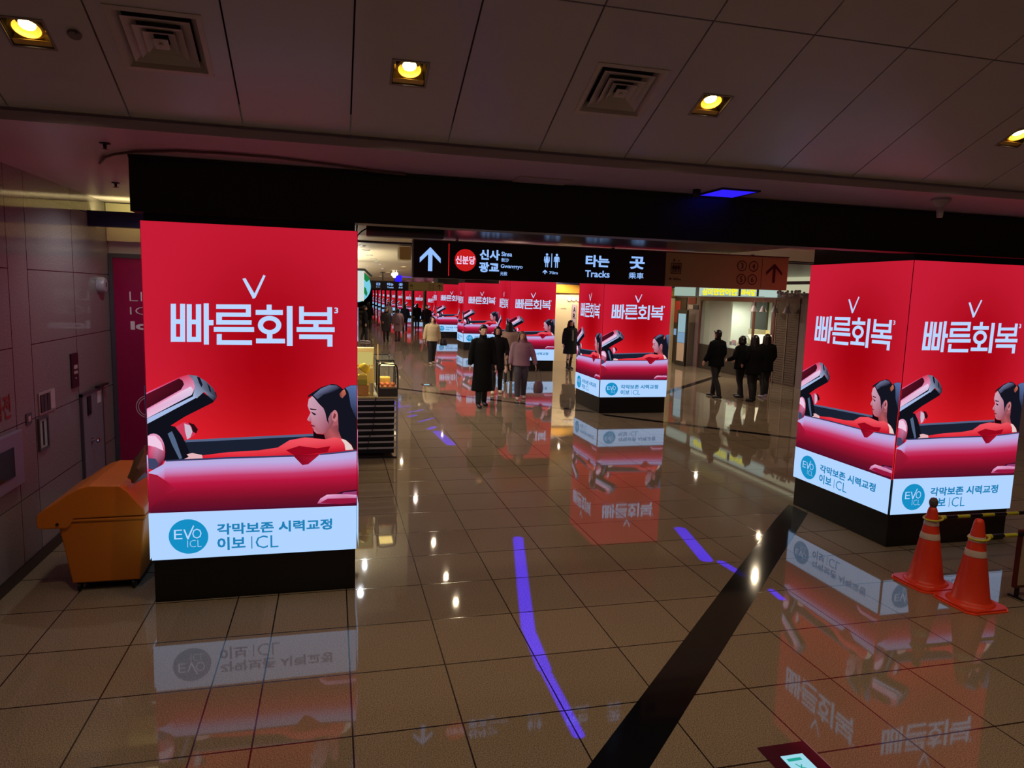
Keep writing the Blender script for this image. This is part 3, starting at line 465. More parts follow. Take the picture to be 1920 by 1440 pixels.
def diffuser(x0, label):
    t = thing('air_diffuser', label, 'air vent', slope_pt(x0+.205, -.66), group='square air diffusers in the sloping ceiling'); t.rotation_euler = SL
    def ring(mb, r0, z0, r1, z1, th=.004):
        a = [(-r0, -r0, z0), (r0, -r0, z0), (r0, r0, z0), (-r0, r0, z0)]; b = [(-r1, -r1, z1), (r1, -r1, z1), (r1, r1, z1), (-r1, r1, z1)]
        up = [(p[0], p[1], p[2]+th) for p in a]; ub = [(p[0], p[1], p[2]+th) for p in b]
        v = a+b+up+ub; f = []
        for k in range(4):
            n = (k+1) % 4; f += [(k, n, 4+n, 4+k), (8+k, 12+k, 12+n, 8+n), (k, 8+k, 8+n, n), (4+k, 4+n, 12+n, 12+k)]
        mb.add(v, f)
    m = mat('diffuser_paint', (205, 198, 190), .45)
    s = MB(); ring(s, .205+.022, -.004, .200, -.006); ring(s, .200, -.006, .165, .04); s.build('vent_frame', m, t, local=True)
    for a, b in ((.163, .105), (.118, .065), (.078, .036)):
        s = MB(); ring(s, a, -.002 if a > .15 else -.01, b, .03 if a > .15 else .02); s.build('louvre', m, t, local=True)
    s = MB(); s.box(-.036, -.036, -.012, .036, .036, -.008); s.lathe((0, 0, -.02), [(.004, -.002), (.012, 0), (.012, .01)], 12); s.build('centre_plate', m, t, local=True)
    s = MB(); s.box(-.2, -.2, .09, .2, .2, .1); s.build('duct', mat('duct_black', (10, 10, 10), .8), t, local=True)
    return t
d0 = diffuser(-1.075, 'square stepped air diffuser at the left of the sloping ceiling')
d1 = copy_tree(d0); d1.location = slope_pt(1.515+.205, -.66); d1['label'] = 'square stepped air diffuser in the middle of the sloping ceiling'
s = MB(); p = slope_pt(-1.28, -.655)
s.lathe((0, 0, 0), [(.03, -.012), (.034, -.006), (.034, 0)], 20); s.box(.012, -.03, -.022, .026, -.01, -.01)
o = s.build('smoke_detector', mat('detector_grey', (118, 110, 104), .5), smooth=True, local=True); o.location = p; o.rotation_euler = SL
tag(o, 'small round detector flush in the sloping ceiling beside the leftmost downlight', 'detector')

# hall downlights behind the header
def downlight(loc, label, warm=True, power=None, group=None):
    t = thing('round_downlight', label, 'ceiling light', loc, group=group)
    s = MB(); s.lathe((0, 0, 0), [(.085, -.001), (.085, -.008), (.070, -.012), (.062, -.001)], 24); s.build('trim_ring', M_trimlamp, t, local=True, smooth=True)
    s = MB(); s.lathe((0, 0, 0), [(.060, -.0005), (.060, -.005)], 20); s.build('bulb', G_warm if warm else G_white, t, local=True)
    spot(t, (0, 0, -.04), power or (LAMP_HALL if warm else LAMP_WHITE), WARM if warm else WHITE, cone=160)
    return t
def far_power(c, y):
    if y > 17:
        for ch in c.children:
            if ch.type == 'LIGHT': ch.data = FARL
FARL = bpy.data.lights.new('lamp_light', 'SPOT'); FARL.energy = LAMP_HALL*2.6; FARL.color = (1, .82, .66); FARL.spot_size = R_(160); FARL.spot_blend = .6; FARL.shadow_soft_size = .03
dw = downlight((2.23, 8.72, 3.418), 'warm round downlight in the dark soffit behind the header', group='warm hall downlights hidden above the direction sign')
for x, y, z in ((2.22, 12.41, 3.268), (2.22, 13.6, 3.268), (2.24, 15.61, 3.268), (2.23, 19.2, 3.268), (2.25, 23.6, 3.268), (8.4, 25.3, 3.268), (8.6, 12.5, 3.26), (10.2, 14.8, 3.268), (8.6, 18.5, 3.268), (11.6, 20.5, 3.268), (10.4, 23.5, 3.268), (4.3, 28, 3.268), (2.3, 31, 3.268), (4.3, 36, 3.268), (2.6, 41, 3.268), (4.4, 48, 3.268), (3.4, 58, 3.268), (4.2, 70, 3.268), (4.6, 85, 3.268), (5, 105, 3.268), (8.6, 8.5, 3.415)):
    c = copy_tree(dw); c.location = (x, y, z); far_power(c, y); c['label'] = 'unseen warm round downlight of the hall rows, partly read off floor reflections, partly added'  # row along the corridor follows floor reflections; side and far lamps added for light
wl = ['nearest', 'second', 'third', 'fourth', 'fifth', 'sixth', 'seventh', 'farthest']
dn = None
for i, (x, y) in enumerate(((.50, 13.2), (.64, 14.6), (.81, 16.6), (1.01, 18.5), (1.17, 20.2), (1.38, 22.2), (1.13, 25.0), (1.75, 26.5))):
    lb = '%s of the white downlights in the cream ceiling strip left of the direction sign' % wl[i]
    if dn is None: dn = downlight((x, y, 3.299), lb, False, group='white downlights in the cream ceiling strip')
    else: c = copy_tree(dn); c.location = (x, y, 3.299); c['label'] = lb

lw = downlight((-1.75, 7.75, 3.418), 'white round downlight added in the soffit to brighten the wall by the service door', False, 34)  # extra lamp, added to lighten the left wall
# blue light panel set in the soffit
t = thing('blue_light_panel', 'glowing blue square light panel in the soffit above the header', 'light panel', (3.26, 5.54, 3.42))
s = MB(); s.box(3.08, 5.32, 3.405, 3.44, 5.335, 3.419); s.box(3.08, 5.735, 3.405, 3.44, 5.75, 3.419); s.box(3.08, 5.335, 3.405, 3.095, 5.735, 3.419); s.box(3.425, 5.335, 3.405, 3.44, 5.735, 3.419); s.build('frame', M_darkmetal, t)
s = MB(); s.box(3.095, 5.335, 3.41, 3.425, 5.735, 3.419); s.build('diffuser', glow('blue_light', (46, 30, 236), 1.15, 'FRONT'), t)
# blue projector light falling in strokes on the floor
def gobo(loc, segs, power, wd):
    l = bpy.data.lights.new('projector_light', 'SPOT'); l.energy = power; l.color = (.018, .004, 1.0); l.spot_size = R_(165); l.spot_blend = 0.02; l.shadow_soft_size = .004
    l.use_nodes = True; nt = l.node_tree; e = NT(nt); em = nt.nodes['Emission']
    tc = nt.nodes.new('ShaderNodeTexCoord'); X, Y, Z = e.xyz(tc.outputs['Normal'])
    zz = e.m('ABSOLUTE', Z); zz = e.m('MAXIMUM', zz, .02)
    x = e.m('MULTIPLY', e.m('DIVIDE', X, zz), loc[2]); y = e.m('MULTIPLY', e.m('DIVIDE', Y, zz), loc[2])
    m = None
    for a, b, w_ in segs:
        q = e.seg(x, y, (a[0]-loc[0], a[1]-loc[1]), (b[0]-loc[0], b[1]-loc[1]), w_, .02)
        m = q if m is None else e.m('MAXIMUM', m, q)
    # even brightness along the strokes: undo the fall-off with angle
    m = e.m('DIVIDE', m, e.m('POWER', zz, 3)) 
    nt.links.new(m, em.inputs['Strength']); em.inputs['Color'].default_value = (1, 1, 1, 1)
    return l
def projector(loc, segs, power, label, zc):
    t = thing('ceiling_projector', label, 'projector', (loc[0], loc[1], zc))
    s = MB(); s.lathe((loc[0], loc[1], zc), [(.03, 0), (.034, -.01), (.03, -.05), (.02, -.06), (.016, -.052)], 18); s.build('housing', M_darkmetal, t, smooth=True)
    l = gobo((loc[0], loc[1], zc-.07), segs, power, .06)
    o = bpy.data.objects.new('projector_light', l); COL.objects.link(o); o.parent = t; o.location = (0, 0, -.07)
    return t
SEG1 = [((1.855, 6.80), (1.59, 5.61), .062), ((1.59, 5.61), (1.425, 4.85), .062), ((1.425, 4.85), (1.38, 4.28), .058), ((1.38, 4.28), (1.365, 3.55), .045),
        ((3.70, 6.80), (3.52, 5.92), .075), ((3.63, 5.83), (3.66, 5.5), .05), ((3.72, 5.15), (3.70, 4.98), .04)]
GOBO = 2600.0
projector((2.95, 5.5), SEG1, GOBO, 'small dark projector under the soffit beside the blue light panel', 3.42)
SEG2 = [((1.52, 14.6), (1.86, 14.9), .05), ((1.50, 14.1), (1.62, 14.25), .07), ((1.62, 13.5), (1.95, 13.9), .05), ((1.72, 12.75), (1.83, 12.95), .07), ((1.82, 12.5), (1.90, 11.4), .09)]
projector((2.3, 13.0), SEG2, GOBO*.8, 'small dark projector in the hall ceiling throwing blue light marks beside the food kiosk', 3.268)

# soffit fittings
t = thing('security_camera', 'white security camera on a funnel-shaped mount under the soffit at the right', 'camera', (5.01, 5.07, 3.42))
M_cam = mat('camera_housing', (176, 166, 172), .4)
s = MB(); s.lathe((5.01, 5.07, 3.42), [(.075, 0), (.078, -.02), (.05, -.055), (.03, -.075)], 24); s.build('mount', M_cam, t, smooth=True)
s = MB(); s.lathe((5.01, 5.07, 3.345), [(.028, .002), (.03, -.01), (.024, -.08), (.02, -.085)], 20); s.build('lens_barrel', M_cam, t, smooth=True)
for x, y, lb in ((-1.47, 5.38, 'small sprinkler head under the soffit above the left wall, nearer one'), (-1.95, 7.42, 'small sprinkler head under the soffit above the left wall, farther one')):
    t = thing('sprinkler_head', lb, 'sprinkler', (x, y, 3.42), group='sprinkler heads')
    s = MB(); s.lathe((x, y, 3.42), [(.035, 0), (.035, -.006), (.012, -.012), (.010, -.035)], 16); s.build('rosette', M_darkmetal, t, smooth=True)
    s = MB(); s.lathe((x, y, 3.385), [(.008, 0), (.026, -.006), (.026, -.009), (.004, -.012)], 12); s.build('deflector', M_chrome, t, smooth=True)
t = thing('access_hatch', 'thin framed access hatch in the soffit just above the middle of the black header', 'hatch', (1.63, 5.58, 3.42))
s = MB()
for a in ((1.41, 5.47, 1.85, 5.485), (1.41, 5.70, 1.85, 5.715), (1.41, 5.485, 1.425, 5.70), (1.835, 5.485, 1.85, 5.70)): s.box(a[0], a[1], 3.408, a[2], a[3], 3.419)
s.build('hatch_frame', mat('hatch_frame_paint', (190, 178, 172), .4), t)
s = MB(); s.box(1.425, 5.485, 3.414, 1.835, 5.70, 3.4195); s.build('hatch_lid', M_soffit, t)
pts = [(-1.72, 6.15, 3.40), (-1.6, 5.85, 3.40), (-1.5, 5.70, 3.402), (-1.33, 5.55, 3.405), (-1.03, 5.40, 3.406), (-.72, 5.36, 3.406), (-.38, 5.38, 3.406), (-.01, 5.50, 3.406), (.3, 5.64, 3.405), (.55, 5.70, 3.404)]
s = MB(); s.tube(pts, .010, 8); o = s.build('loose_cable', mat('cable_sleeve', (96, 78, 74), .6), smooth=True); tag(o, 'curved cable running under the soffit above the left end of the header', 'cable')
# black box behind the header, with its lead
t = thing('air_curtain', 'long black rounded air curtain hanging behind the header right of the big left pillar', 'air curtain', (.62, 6.35, 3.1))
s = MB(); s.prism([(6.25, 3.0), (6.28, 2.965), (6.42, 2.965), (6.45, 3.0), (6.45, 3.09), (6.25, 3.09)], 'x', .285, .95); s.build('casing', M_black, t, bevel=.012)
s = MB(); s.box(.32, 6.30, 3.09, .36, 6.40, 3.415); s.box(.86, 6.30, 3.09, .90, 6.40, 3.415); s.build('bracket', M_black, t)
s = MB(); s.tube([(.285, 6.33, 3.03), (.24, 6.3, 3.0), (.20, 6.22, 2.955), (.19, 6.15, 2.93), (.20, 6.1, 3.1)], .006, 6); s.build('power_lead', M_black, t, smooth=True)

# ================================================================== DIRECTION SIGNS
G_sign = glow('sign_lettering_light', (150, 192, 255), 1.0, 'NONE')
G_redc = glow('sign_red_light', (206, 28, 30), .9, 'NONE')
G_pink = glow('sign_red_lettering', (240, 200, 235), 1.0, 'NONE')
M_amber = mat('amber_sign_panel', (166, 166, 96), .45)
M_brown = mat('dark_brown_lettering', (42, 20, 12), .5)
def arrow(mb, x0, x1, z0, z1, y, w):
    """an upward arrow: shaft plus two slanting strokes"""
    c = (x0+x1)/2; k = w*1.15
    mb.add([(c-w/2, y, z0), (c+w/2, y, z0), (c+w/2, y, z1-w), (c, y, z1-.2*w), (c-w/2, y, z1-w)], [(0, 1, 2, 3, 4)])
    h = (z1-z0)*.45
    for sg in (-1, 1):
        e = c-(c-x0)*1 if sg < 0 else x1
        mb.add([(c, y-.0004, z1), (e, y-.0004, z1-h), (e, y-.0004, z1-h-k), (c, y-.0004, z1-k)], [(0, 1, 2, 3)])
def ringf(mb, cx, cz, r, w, y, n=28):
    v = [(cx+q*math.cos(2*math.pi*k/n), y, cz+q*math.sin(2*math.pi*k/n)) for q in (r, r-w) for k in range(n)]
    mb.add(v, [(k, (k+1) % n, n+(k+1) % n, n+k) for k in range(n)])
def disc(mb, cx, cz, r, y, n=32, rz=None):
    mb.add([(cx+r*math.cos(2*math.pi*k/n), y, cz+(rz or r)*math.sin(2*math.pi*k/n)) for k in range(n)], [list(range(n))])
def figure(mb, cx, z0, z1, y, skirt=False):
    h = z1-z0; disc(mb, cx, z1-h*.09, h*.09, y, 14)
    if skirt: mb.add([(cx-.05*h, y, z1-.2*h), (cx+.05*h, y, z1-.2*h), (cx+.19*h, y, z0+.32*h), (cx-.19*h, y, z0+.32*h)], [(0, 1, 2, 3)])
    else: mb.add([(cx-.13*h, y, z1-.2*h), (cx+.13*h, y, z1-.2*h), (cx+.13*h, y, z0+.4*h), (cx-.13*h, y, z0+.4*h)], [(0, 1, 2, 3)])
    for a in (-1, 1):
        mb.add([(cx+a*.03*h, y-.0003, z0+.42*h), (cx+a*.11*h, y-.0003, z0+.42*h), (cx+a*.10*h, y-.0003, z0), (cx+a*.04*h, y-.0003, z0)], [(0, 1, 2, 3)])
        mb.add([(cx+a*.12*h, y-.0003, z1-.2*h), (cx+a*.2*h, y-.0003, z1-.26*h), (cx+a*.22*h, y-.0003, z0+.42*h), (cx+a*.17*h, y-.0003, z0+.42*h)], [(0, 1, 2, 3)])
def sign(dx, dy, dz, rod, label):
    t = thing('direction_sign', label, 'direction sign', (.87+dx, 8+dy, 2.66+dz), group='hanging direction signs')
    X = lambda v: v-.87; Z = lambda v: v-2.66
    s = MB(); s.box(0, 0, 0, X(3.935), .16, .41); s.build('black_half', M_black, t, local=True, bevel=.004)
    s = MB(); s.box(X(3.937), 0, 0, X(5.645), .16, .41); s.build('amber_half', M_amber, t, local=True, bevel=.004)
    s = MB(); s.box(-.01, -.01, .411, X(5.65), .17, .422); s.build('top_trim', mat('sign_trim', (120, 100, 110), .3, .6), t, local=True)
    for x in (.5, 2.4, 4.3):
        s = MB(); s.box(x-.015, .06, .422, x+.015, .1, .422+rod); s.build('hanger', M_darkmetal, t, local=True)
    y = -.005
    s = MB()
    for txt, bx, b in (('신사', (1.62, 2.885, 1.855, 3.0), .04), ('광교', (1.615, 2.745, 1.85, 2.86), .04), ('Sinsa', (1.875, 2.935, 2.0, 2.985), .02), ('新沙', (1.875, 2.87, 1.965, 2.915), .01),
                       ('Gwanggyo', (1.87, 2.79, 2.13, 2.845), .02), ('光敎', (1.865, 2.715, 1.95, 2.76), .01), ('70m', (2.455, 2.752, 2.56, 2.785), .02),
                       ('타는', (2.90, 2.855, 3.20, 2.995), .035), ('곳', (3.46, 2.85, 3.655, 3.0), .035), ('Tracks', (2.90, 2.735, 3.21, 2.815), .02), ('乘車', (3.455, 2.735, 3.65, 2.81), .01)):
        letters(s, txt, (X(bx[0]), Z(bx[1]), X(bx[2]), Z(bx[3])), y, b)
    arrow(s, X(2.375), X(2.43), Z(2.75), Z(2.80), y, .014)
    s.build('white_lettering', G_sign, t, local=True, raw=True); s = MB(); arrow(s, X(.94), X(1.175), Z(2.735), Z(3.00), y, .048); s.build('white_arrow', G_sign, t, local=True, raw=True)
    s = MB(); figure(s, X(2.42), Z(2.83), Z(2.99), y, True); figure(s, X(2.54), Z(2.83), Z(2.99), y); s.quad((X(2.474), y, Z(2.83)), (X(2.484), y, Z(2.83)), (X(2.484), y, Z(2.99)), (X(2.474), y, Z(2.99))); s.build('toilet_pictogram', G_sign, t, local=True, raw=True)
    s = MB(); disc(s, X(1.457), Z(2.872), .124, y); s.quad((X(1.262), y, Z(2.69)), (X(1.272), y, Z(2.69)), (X(1.272), y, Z(3.05)), (X(1.262), y, Z(3.05))); s.build('red_line_badge', G_redc, t, local=True, raw=True)
    s = MB(); letters(s, '신분당', (X(1.345), Z(2.825), X(1.57), Z(2.92)), y-.002, .03); s.build('badge_lettering', G_pink, t, local=True, raw=True)
    s = MB()
    for cx, cz, n in ((4.98, 2.945, '3'), (5.145, 2.945, '4'), (4.98, 2.78, '5'), (5.137, 2.78, '6')):
        ringf(s, X(cx), Z(cz), .066, .010, y); letters(s, n, (X(cx-.02), Z(cz-.035), X(cx+.02), Z(cz+.035)), y, .01)
    arrow(s, X(5.33), X(5.56), Z(2.75), Z(2.99), y, .035)
    s.quad((X(5.262), y, Z(2.68)), (X(5.267), y, Z(2.68)), (X(5.267), y, Z(3.06)), (X(5.262), y, Z(3.06)))
    for a in ((4.005, 2.815, 4.013, 2.945), (4.137, 2.815, 4.145, 2.945), (4.005, 2.815, 4.145, 2.823), (4.005, 2.937, 4.145, 2.945)): s.quad((X(a[0]), y, Z(a[1])), (X(a[2]), y, Z(a[1])), (X(a[2]), y, Z(a[3])), (X(a[0]), y, Z(a[3])))
    for cx in (4.04, 4.075, 4.11): figure(s, X(cx), Z(2.83), Z(2.93), y)
    arrow(s, X(4.03), X(4.06), Z(2.96), Z(2.995), y, .01); s.add([(X(4.09), y, Z(2.98)), (X(4.12), y, Z(2.98)), (X(4.105), y, Z(2.96))], [(0, 1, 2)])
    arrow(s, X(3.99), X(4.02), Z(2.735), Z(2.765), y, .008); letters(s, '60m', (X(4.05), Z(2.735), X(4.15), Z(2.765)), y, .01)
    s.build('brown_lettering', M_brown, t, local=True, raw=True)
    return t
sign(0, 0, 0, .014, 'wide black and amber overhead direction sign hanging just behind the header, with white arrow')
sign(-.35, 27, -.10, .20, 'distant black and amber direction sign, small, seen below and left of the near one')

# ================================================================== LEFT WALL FITTINGS (wall plane x = -2.55)
WX = -2.55
t = thing('service_door', 'low narrow grey service door in the left wall behind the yellow bin', 'door', (WX, 8.44, 0))
M_door = mat('door_grey', (118, 112, 124), .4); M_frame = mat('door_frame_grey', (70, 66, 74), .4)
s = MB(); s.box(WX+.001, 8.12, .02, WX+.02, 8.78, 1.31); s.build('door_leaf', M_door, t)
s = MB(); s.box(WX+.001, 8.09, 0, WX+.028, 8.12, 1.34); s.box(WX+.001, 8.78, 0, WX+.028, 8.80, 1.34); s.box(WX+.001, 8.09, 1.31, WX+.028, 8.80, 1.345); s.build('door_frame', M_frame, t)
s = MB(); s.box(WX+.02, 8.26, 1.09, WX+.035, 8.36, 1.29); s.lathe((WX+.035, 8.31, 1.13), [(.016, 0), (.014, .01)], 14, 'x'); s.build('keypad', M_darkmetal, t, bevel=.003)
s = MB(); s.lathe((WX+.02, 8.37, .80), [(.03, 0), (.03, .006), (.011, .012), (.011, .035), (.026, .045), (.03, .06), (.022, .072)], 20, 'x'); s.build('door_knob', M_chrome, t, smooth=True)
s = MB(); s.box(WX+.02, 8.60, 1.17, WX+.024, 8.72, 1.30); s.build('notice', mat('notice_white', (200, 192, 204), .6), t)
s = MB(); s.box(WX+.02, 8.55, 1.345, WX+.06, 8.9, 1.365); s.build('door_closer', M_darkmetal, t)
t = thing('intercom_panel', 'tall dark wall plate with small buttons, left of the grey service door', 'panel', (WX, 7.98, 1.6))
s = MB(); s.box(WX+.001, 7.88, 1.43, WX+.018, 8.07, 1.78); s.build('plate', mat('dark_maroon_plate', (44, 24, 30), .3), t, bevel=.003)
s = MB(); s.box(WX+.0185, 7.93, 1.62, WX+.021, 8.03, 1.66); s.box(WX+.0185, 7.93, 1.57, WX+.021, 8.03, 1.60); s.box(WX+.0185, 7.96, 1.52, WX+.022, 7.99, 1.535); s.build('label_strip', mat('pale_print', (170, 150, 156), .5), t)
t = thing('wall_siren', 'round alarm sounder on the left wall beside the magenta glass front', 'alarm', (WX, 8.88, 2.47))
s = MB(); s.lathe((WX+.001, 8.88, 2.47), [(.09, 0), (.09, .05), (.075, .075), (.05, .08)], 24, 'x'); s.build('body', mat('alarm_body', (150, 142, 150), .4), t, smooth=True)
s = MB(); s.box(WX+.081, 8.86, 2.45, WX+.084, 8.90, 2.50); s.build('grille_slot', M_frame, t)
t = thing('notice_holder', 'small clear holder with dark printed slips on the left wall', 'notice holder', (WX, 7.22, 1.4))
s = MB(); s.box(WX+.001, 7.05, 1.30, WX+.012, 7.42, 1.50); s.build('backing', mat('holder_backing', (150, 134, 136), .5), t)
for i in range(3): s = MB(); s.box(WX+.0125, 7.07+.075*i, 1.32, WX+.02, 7.13+.075*i, 1.48); s.build('printed_slip', mat('slip_%d' % (i % 2), ((52, 40, 52), (64, 48, 60))[i % 2], .5), t)
s = MB(); s.box(WX+.0125, 7.30, 1.32, WX+.018, 7.40, 1.49); s.build('blister', mat('blister', (176, 164, 168), .25), t)
t = thing('fire_hose_window', 'narrow upright glazed wall box with a steel frame left of the service door', 'wall box', (WX, 7.1, 1.12))
s = MB(); s.box(WX+.001, 7.0, .98, WX+.02, 7.02, 1.28); s.box(WX+.001, 7.20, .98, WX+.02, 7.22, 1.28); s.box(WX+.001, 7.02, .98, WX+.02, 7.20, 1.0); s.box(WX+.001, 7.02, 1.26, WX+.02, 7.20, 1.28); s.build('frame', M_frame, t)
s = MB(); s.box(WX+.001, 7.02, 1.0, WX+.008, 7.20, 1.26); s.build('glass', mat('pale_green_glass', (146, 168, 160), .1), t)
s = MB(); s.box(WX+.0085, 7.10, 1.02, WX+.012, 7.13, 1.24); s.build('handle', M_darkmetal, t)
t = thing('wall_socket', 'small square socket plate on the left wall', 'socket', (WX, 6.82, 1.31))
s = MB(); s.box(WX+.001, 6.77, 1.265, WX+.01, 6.88, 1.36); s.build('plate', M_frame, t)
s = MB(); s.box(WX+.0105, 6.80, 1.29, WX+.013, 6.85, 1.335); s.build('switch_face', mat('pale_print', (170, 150, 156), .5), t)
t = thing('wall_cabinet', 'pale recessed cabinet at the left edge of the picture, below red lettering', 'cabinet', (WX, 6.2, 1.1))
s = MB(); s.box(WX+.001, 5.75, .82, WX+.05, 6.57, 1.27); s.build('casing', mat('pale_lilac_casing', (120, 114, 138), .35), t, bevel=.006)
s = MB(); s.box(WX+.0505, 5.95, .92, WX+.056, 6.38, 1.16); s.build('dark_window', M_glassd if 'M_glassd' in globals() else mat('dark_window_glass', (26, 24, 34), .1), t)
s = MB()
vs_, fs_ = glyphs('소화전', .02, 3)
s.add([(WX+.004, 6.05+(u)*.45, 1.38+v*.2) for u, v in vs_], fs_); o = s.build('wall_lettering', mat('red_lettering', (120, 22, 26), .5), raw=True)
tag(o, 'dark red lettering on the left wall above the pale cabinet', 'lettering')

# magenta shop front on the back wall, partly hidden by the big left pillar
t = thing('magenta_glass_front', 'dark magenta glass poster front with thin white letters at the end of the left wall', 'shop front', (-1.95, 9.28, 0))
s = MB(); s.box(-2.545, 9.255, 0, -2.50, 9.30, 2.84); s.box(-2.50, 9.255, 2.79, -1.36, 9.30, 2.84); s.box(-1.40, 9.255, 0, -1.36, 9.30, 2.79); s.build('frame', M_frame, t)
s = MB(); s.box(-2.50, 9.27, 0, -1.40, 9.29, 2.79); s.build('glass_panel', mat('magenta_glass', (150, 20, 72), .2), t)
s = MB(); letters(s, 'LIFE', (-2.335, 2.29, -1.95, 2.40), 9.268, -.02); letters(s, 'ICE', (-2.335, 2.13, -2.0, 2.22), 9.268, -.02); letters(s, 'Icon', (-2.335, 1.95, -1.9, 2.05), 9.268, .04); s.build('lettering', mat('white_vinyl', (226, 214, 222), .5), t, raw=True); s = MB(); ringf(s, -2.17, 1.02, .14, .008, 9.268); ringf(s, -2.17, 1.02, .115, .008, 9.268)
s.build('ring_logo', mat('white_vinyl', (226, 214, 222), .5), t, raw=True)

# ================================================================== YELLOW BIN
t = thing('grit_bin', 'yellow wheeled storage bin with a sloping lid, between the left wall and the big pillar', 'bin', (-1.8, 6.5, 0))
M_yel = mat('yellow_plastic', (196, 108, 22), .42, noise=.06, nscale=30)
y0, y1 = 6.1, 6.95
s = MB()
b = [(-2.045, y0+.04), (-1.55, y0+.04), (-1.55, y1-.04), (-2.045, y1-.04)]; tp = [(-2.115, y0), (-1.485, y0), (-1.485, y1), (-2.115, y1)]
s.add([(x, y, .075) for x, y in b]+[(x, y, .60) for x, y in tp], [(3, 2, 1, 0), (4, 5, 6, 7)]+[(k, (k+1) % 4, 4+(k+1) % 4, 4+k) for k in range(4)])
s.box(-2.13, y0-.012, .60, -1.475, y1+.012, .63)
s.build('bin_body', M_yel, t, bevel=.012)
s = MB()
s.prism([(-2.26, .585), (-2.255, .67), (-2.21, .712), (-2.12, .765), (-2.03, .83), (-1.96, .872), (-1.88, .897), (-1.66, .890), (-1.60, .84), (-1.54, .76), (-1.48, .69), (-1.475, .64), (-2.0, .632), (-2.03, .575), (-2.05, .555), (-2.24, .557)], 'y', y0-.02, y1+.02)
lid = s.build('lid', M_yel, t, bevel=.01)
s = MB(); s.lathe((-2.11, y0-.024, .595), [(.012, 0), (.012, -.006)], 14, 'y'); s.build('hinge_pin', mat('hinge_black', (30, 22, 16), .5), lid)
s = MB(); s.box(-2.03, y0+.1, .045, -1.56, y1-.1, .075); s.build('undercarriage', M_darkmetal, t)
for x, y in ((-2.0, y0+.07), (-1.6, y0+.07), (-2.0, y1-.1), (-1.6, y1-.1)):
    s = MB(); s.lathe((x-.012, y, .037), [(.03, 0), (.037, .004), (.037, .022), (.03, .026)], 18, 'x'); s.build('wheel', M_darkmetal, t, smooth=True)
s = MB()  # crumpled bag lying on the lid
pts = [(-1.60, 6.2, .90, .03, .03), (-1.555, 6.24, .95, .07, .09), (-1.53, 6.3, 1.02, .065, .10), (-1.52, 6.34, 1.08, .05, .07), (-1.515, 6.36, 1.15, .022, .03)]
s.loft(pts, 14)
rs = random.Random(3); s.v = [(x+rs.uniform(-.012, .012), y+rs.uniform(-.012, .012), z+rs.uniform(-.012, .012)) for x, y, z in s.v]
o = s.build('plastic_bag', mat('dusty_brown_plastic', (92, 74, 48), .35, noise=.2), smooth=True); tag(o, 'crumpled brownish plastic bag lying on the lid of the yellow bin', 'bag')

# ================================================================== CONES AND BARS
M_org = mat('orange_cone_plastic', (222, 58, 30), .38, noise=.08, nscale=14); M_tape = mat('reflective_tape', (196, 176, 166), .3, noise=.12, nscale=60); M_edge = mat('bright_orange_edge', (255, 84, 48), .4)
def cone(cx, cy, label, cap, h=.70, group='traffic cones by the right pillar'):
    t = thing('traffic_cone', label, 'traffic cone', (cx, cy, 0), group=group)
    R0, R1 = .145, .034; r = lambda z: R0+(R1-R0)*(z-.05)/(h-.05)
    s = MB(); q = .215; c = .05
    o8 = [(-q+c, -q), (q-c, -q), (q, -q+c), (q, q-c), (q-c, q), (-q+c, q), (-q, q-c), (-q, -q+c)]
    s.prism(o8, 'z', 0, .012); s.build('base_rim', M_edge, t, local=True)
    s = MB(); s.prism([(x*.95, y*.95) for x, y in o8], 'z', .012, .028); s.lathe((0, 0, 0), [(.185, .028), (.175, .040), (.158, .048)], 32); s.build('base_plate', M_org, t, local=True)
    s = MB(); s.lathe((0, 0, 0), [(r(.05)+.012, .048), (r(.06), .062), (r(.3), .3), (r(h-.03), h-.03), (R1-.004, h-.006), (R1-.012, h)], 40); bd = s.build('cone_body', M_org, t, smooth=True, local=True)
    for a, b in ((.43, .485), (.555, .60)):
        s = MB(); s.lathe((0, 0, 0), [(r(a)+.0005, a), (r(a)+.002, a+.002), (r(b)+.002, b-.002), (r(b)+.0005, b)], 40); s.build('reflective_band', M_tape, bd, smooth=True, local=True)
    if cap:
        s = MB(); s.lathe((0, 0, h), [(.024, -.02), (.026, 0), (.036, .03), (.036, .055), (.024, .08), (.01, .085)], 8); s.build('cap', mat('cone_cap', (92, 78, 78), .4), t, local=True)
    return t
cone(5.235, 5.035, 'orange traffic cone with a grey knob on top, nearer the big right pillar', True, .72)
cone(5.275, 4.60, 'orange traffic cone without a knob, standing in front of the other one', False, .745)
cone(7.35, 5.03, 'orange traffic cone at the far end of the rear striped bar', False, .72, 'end cones'); cone(7.35, 4.60, 'orange traffic cone at the far end of the front striped bar', False, .72, 'end cones')
M_by, M_bk = mat('bar_yellow', (190, 186, 50), .4), mat('bar_black', (16, 16, 18), .4)
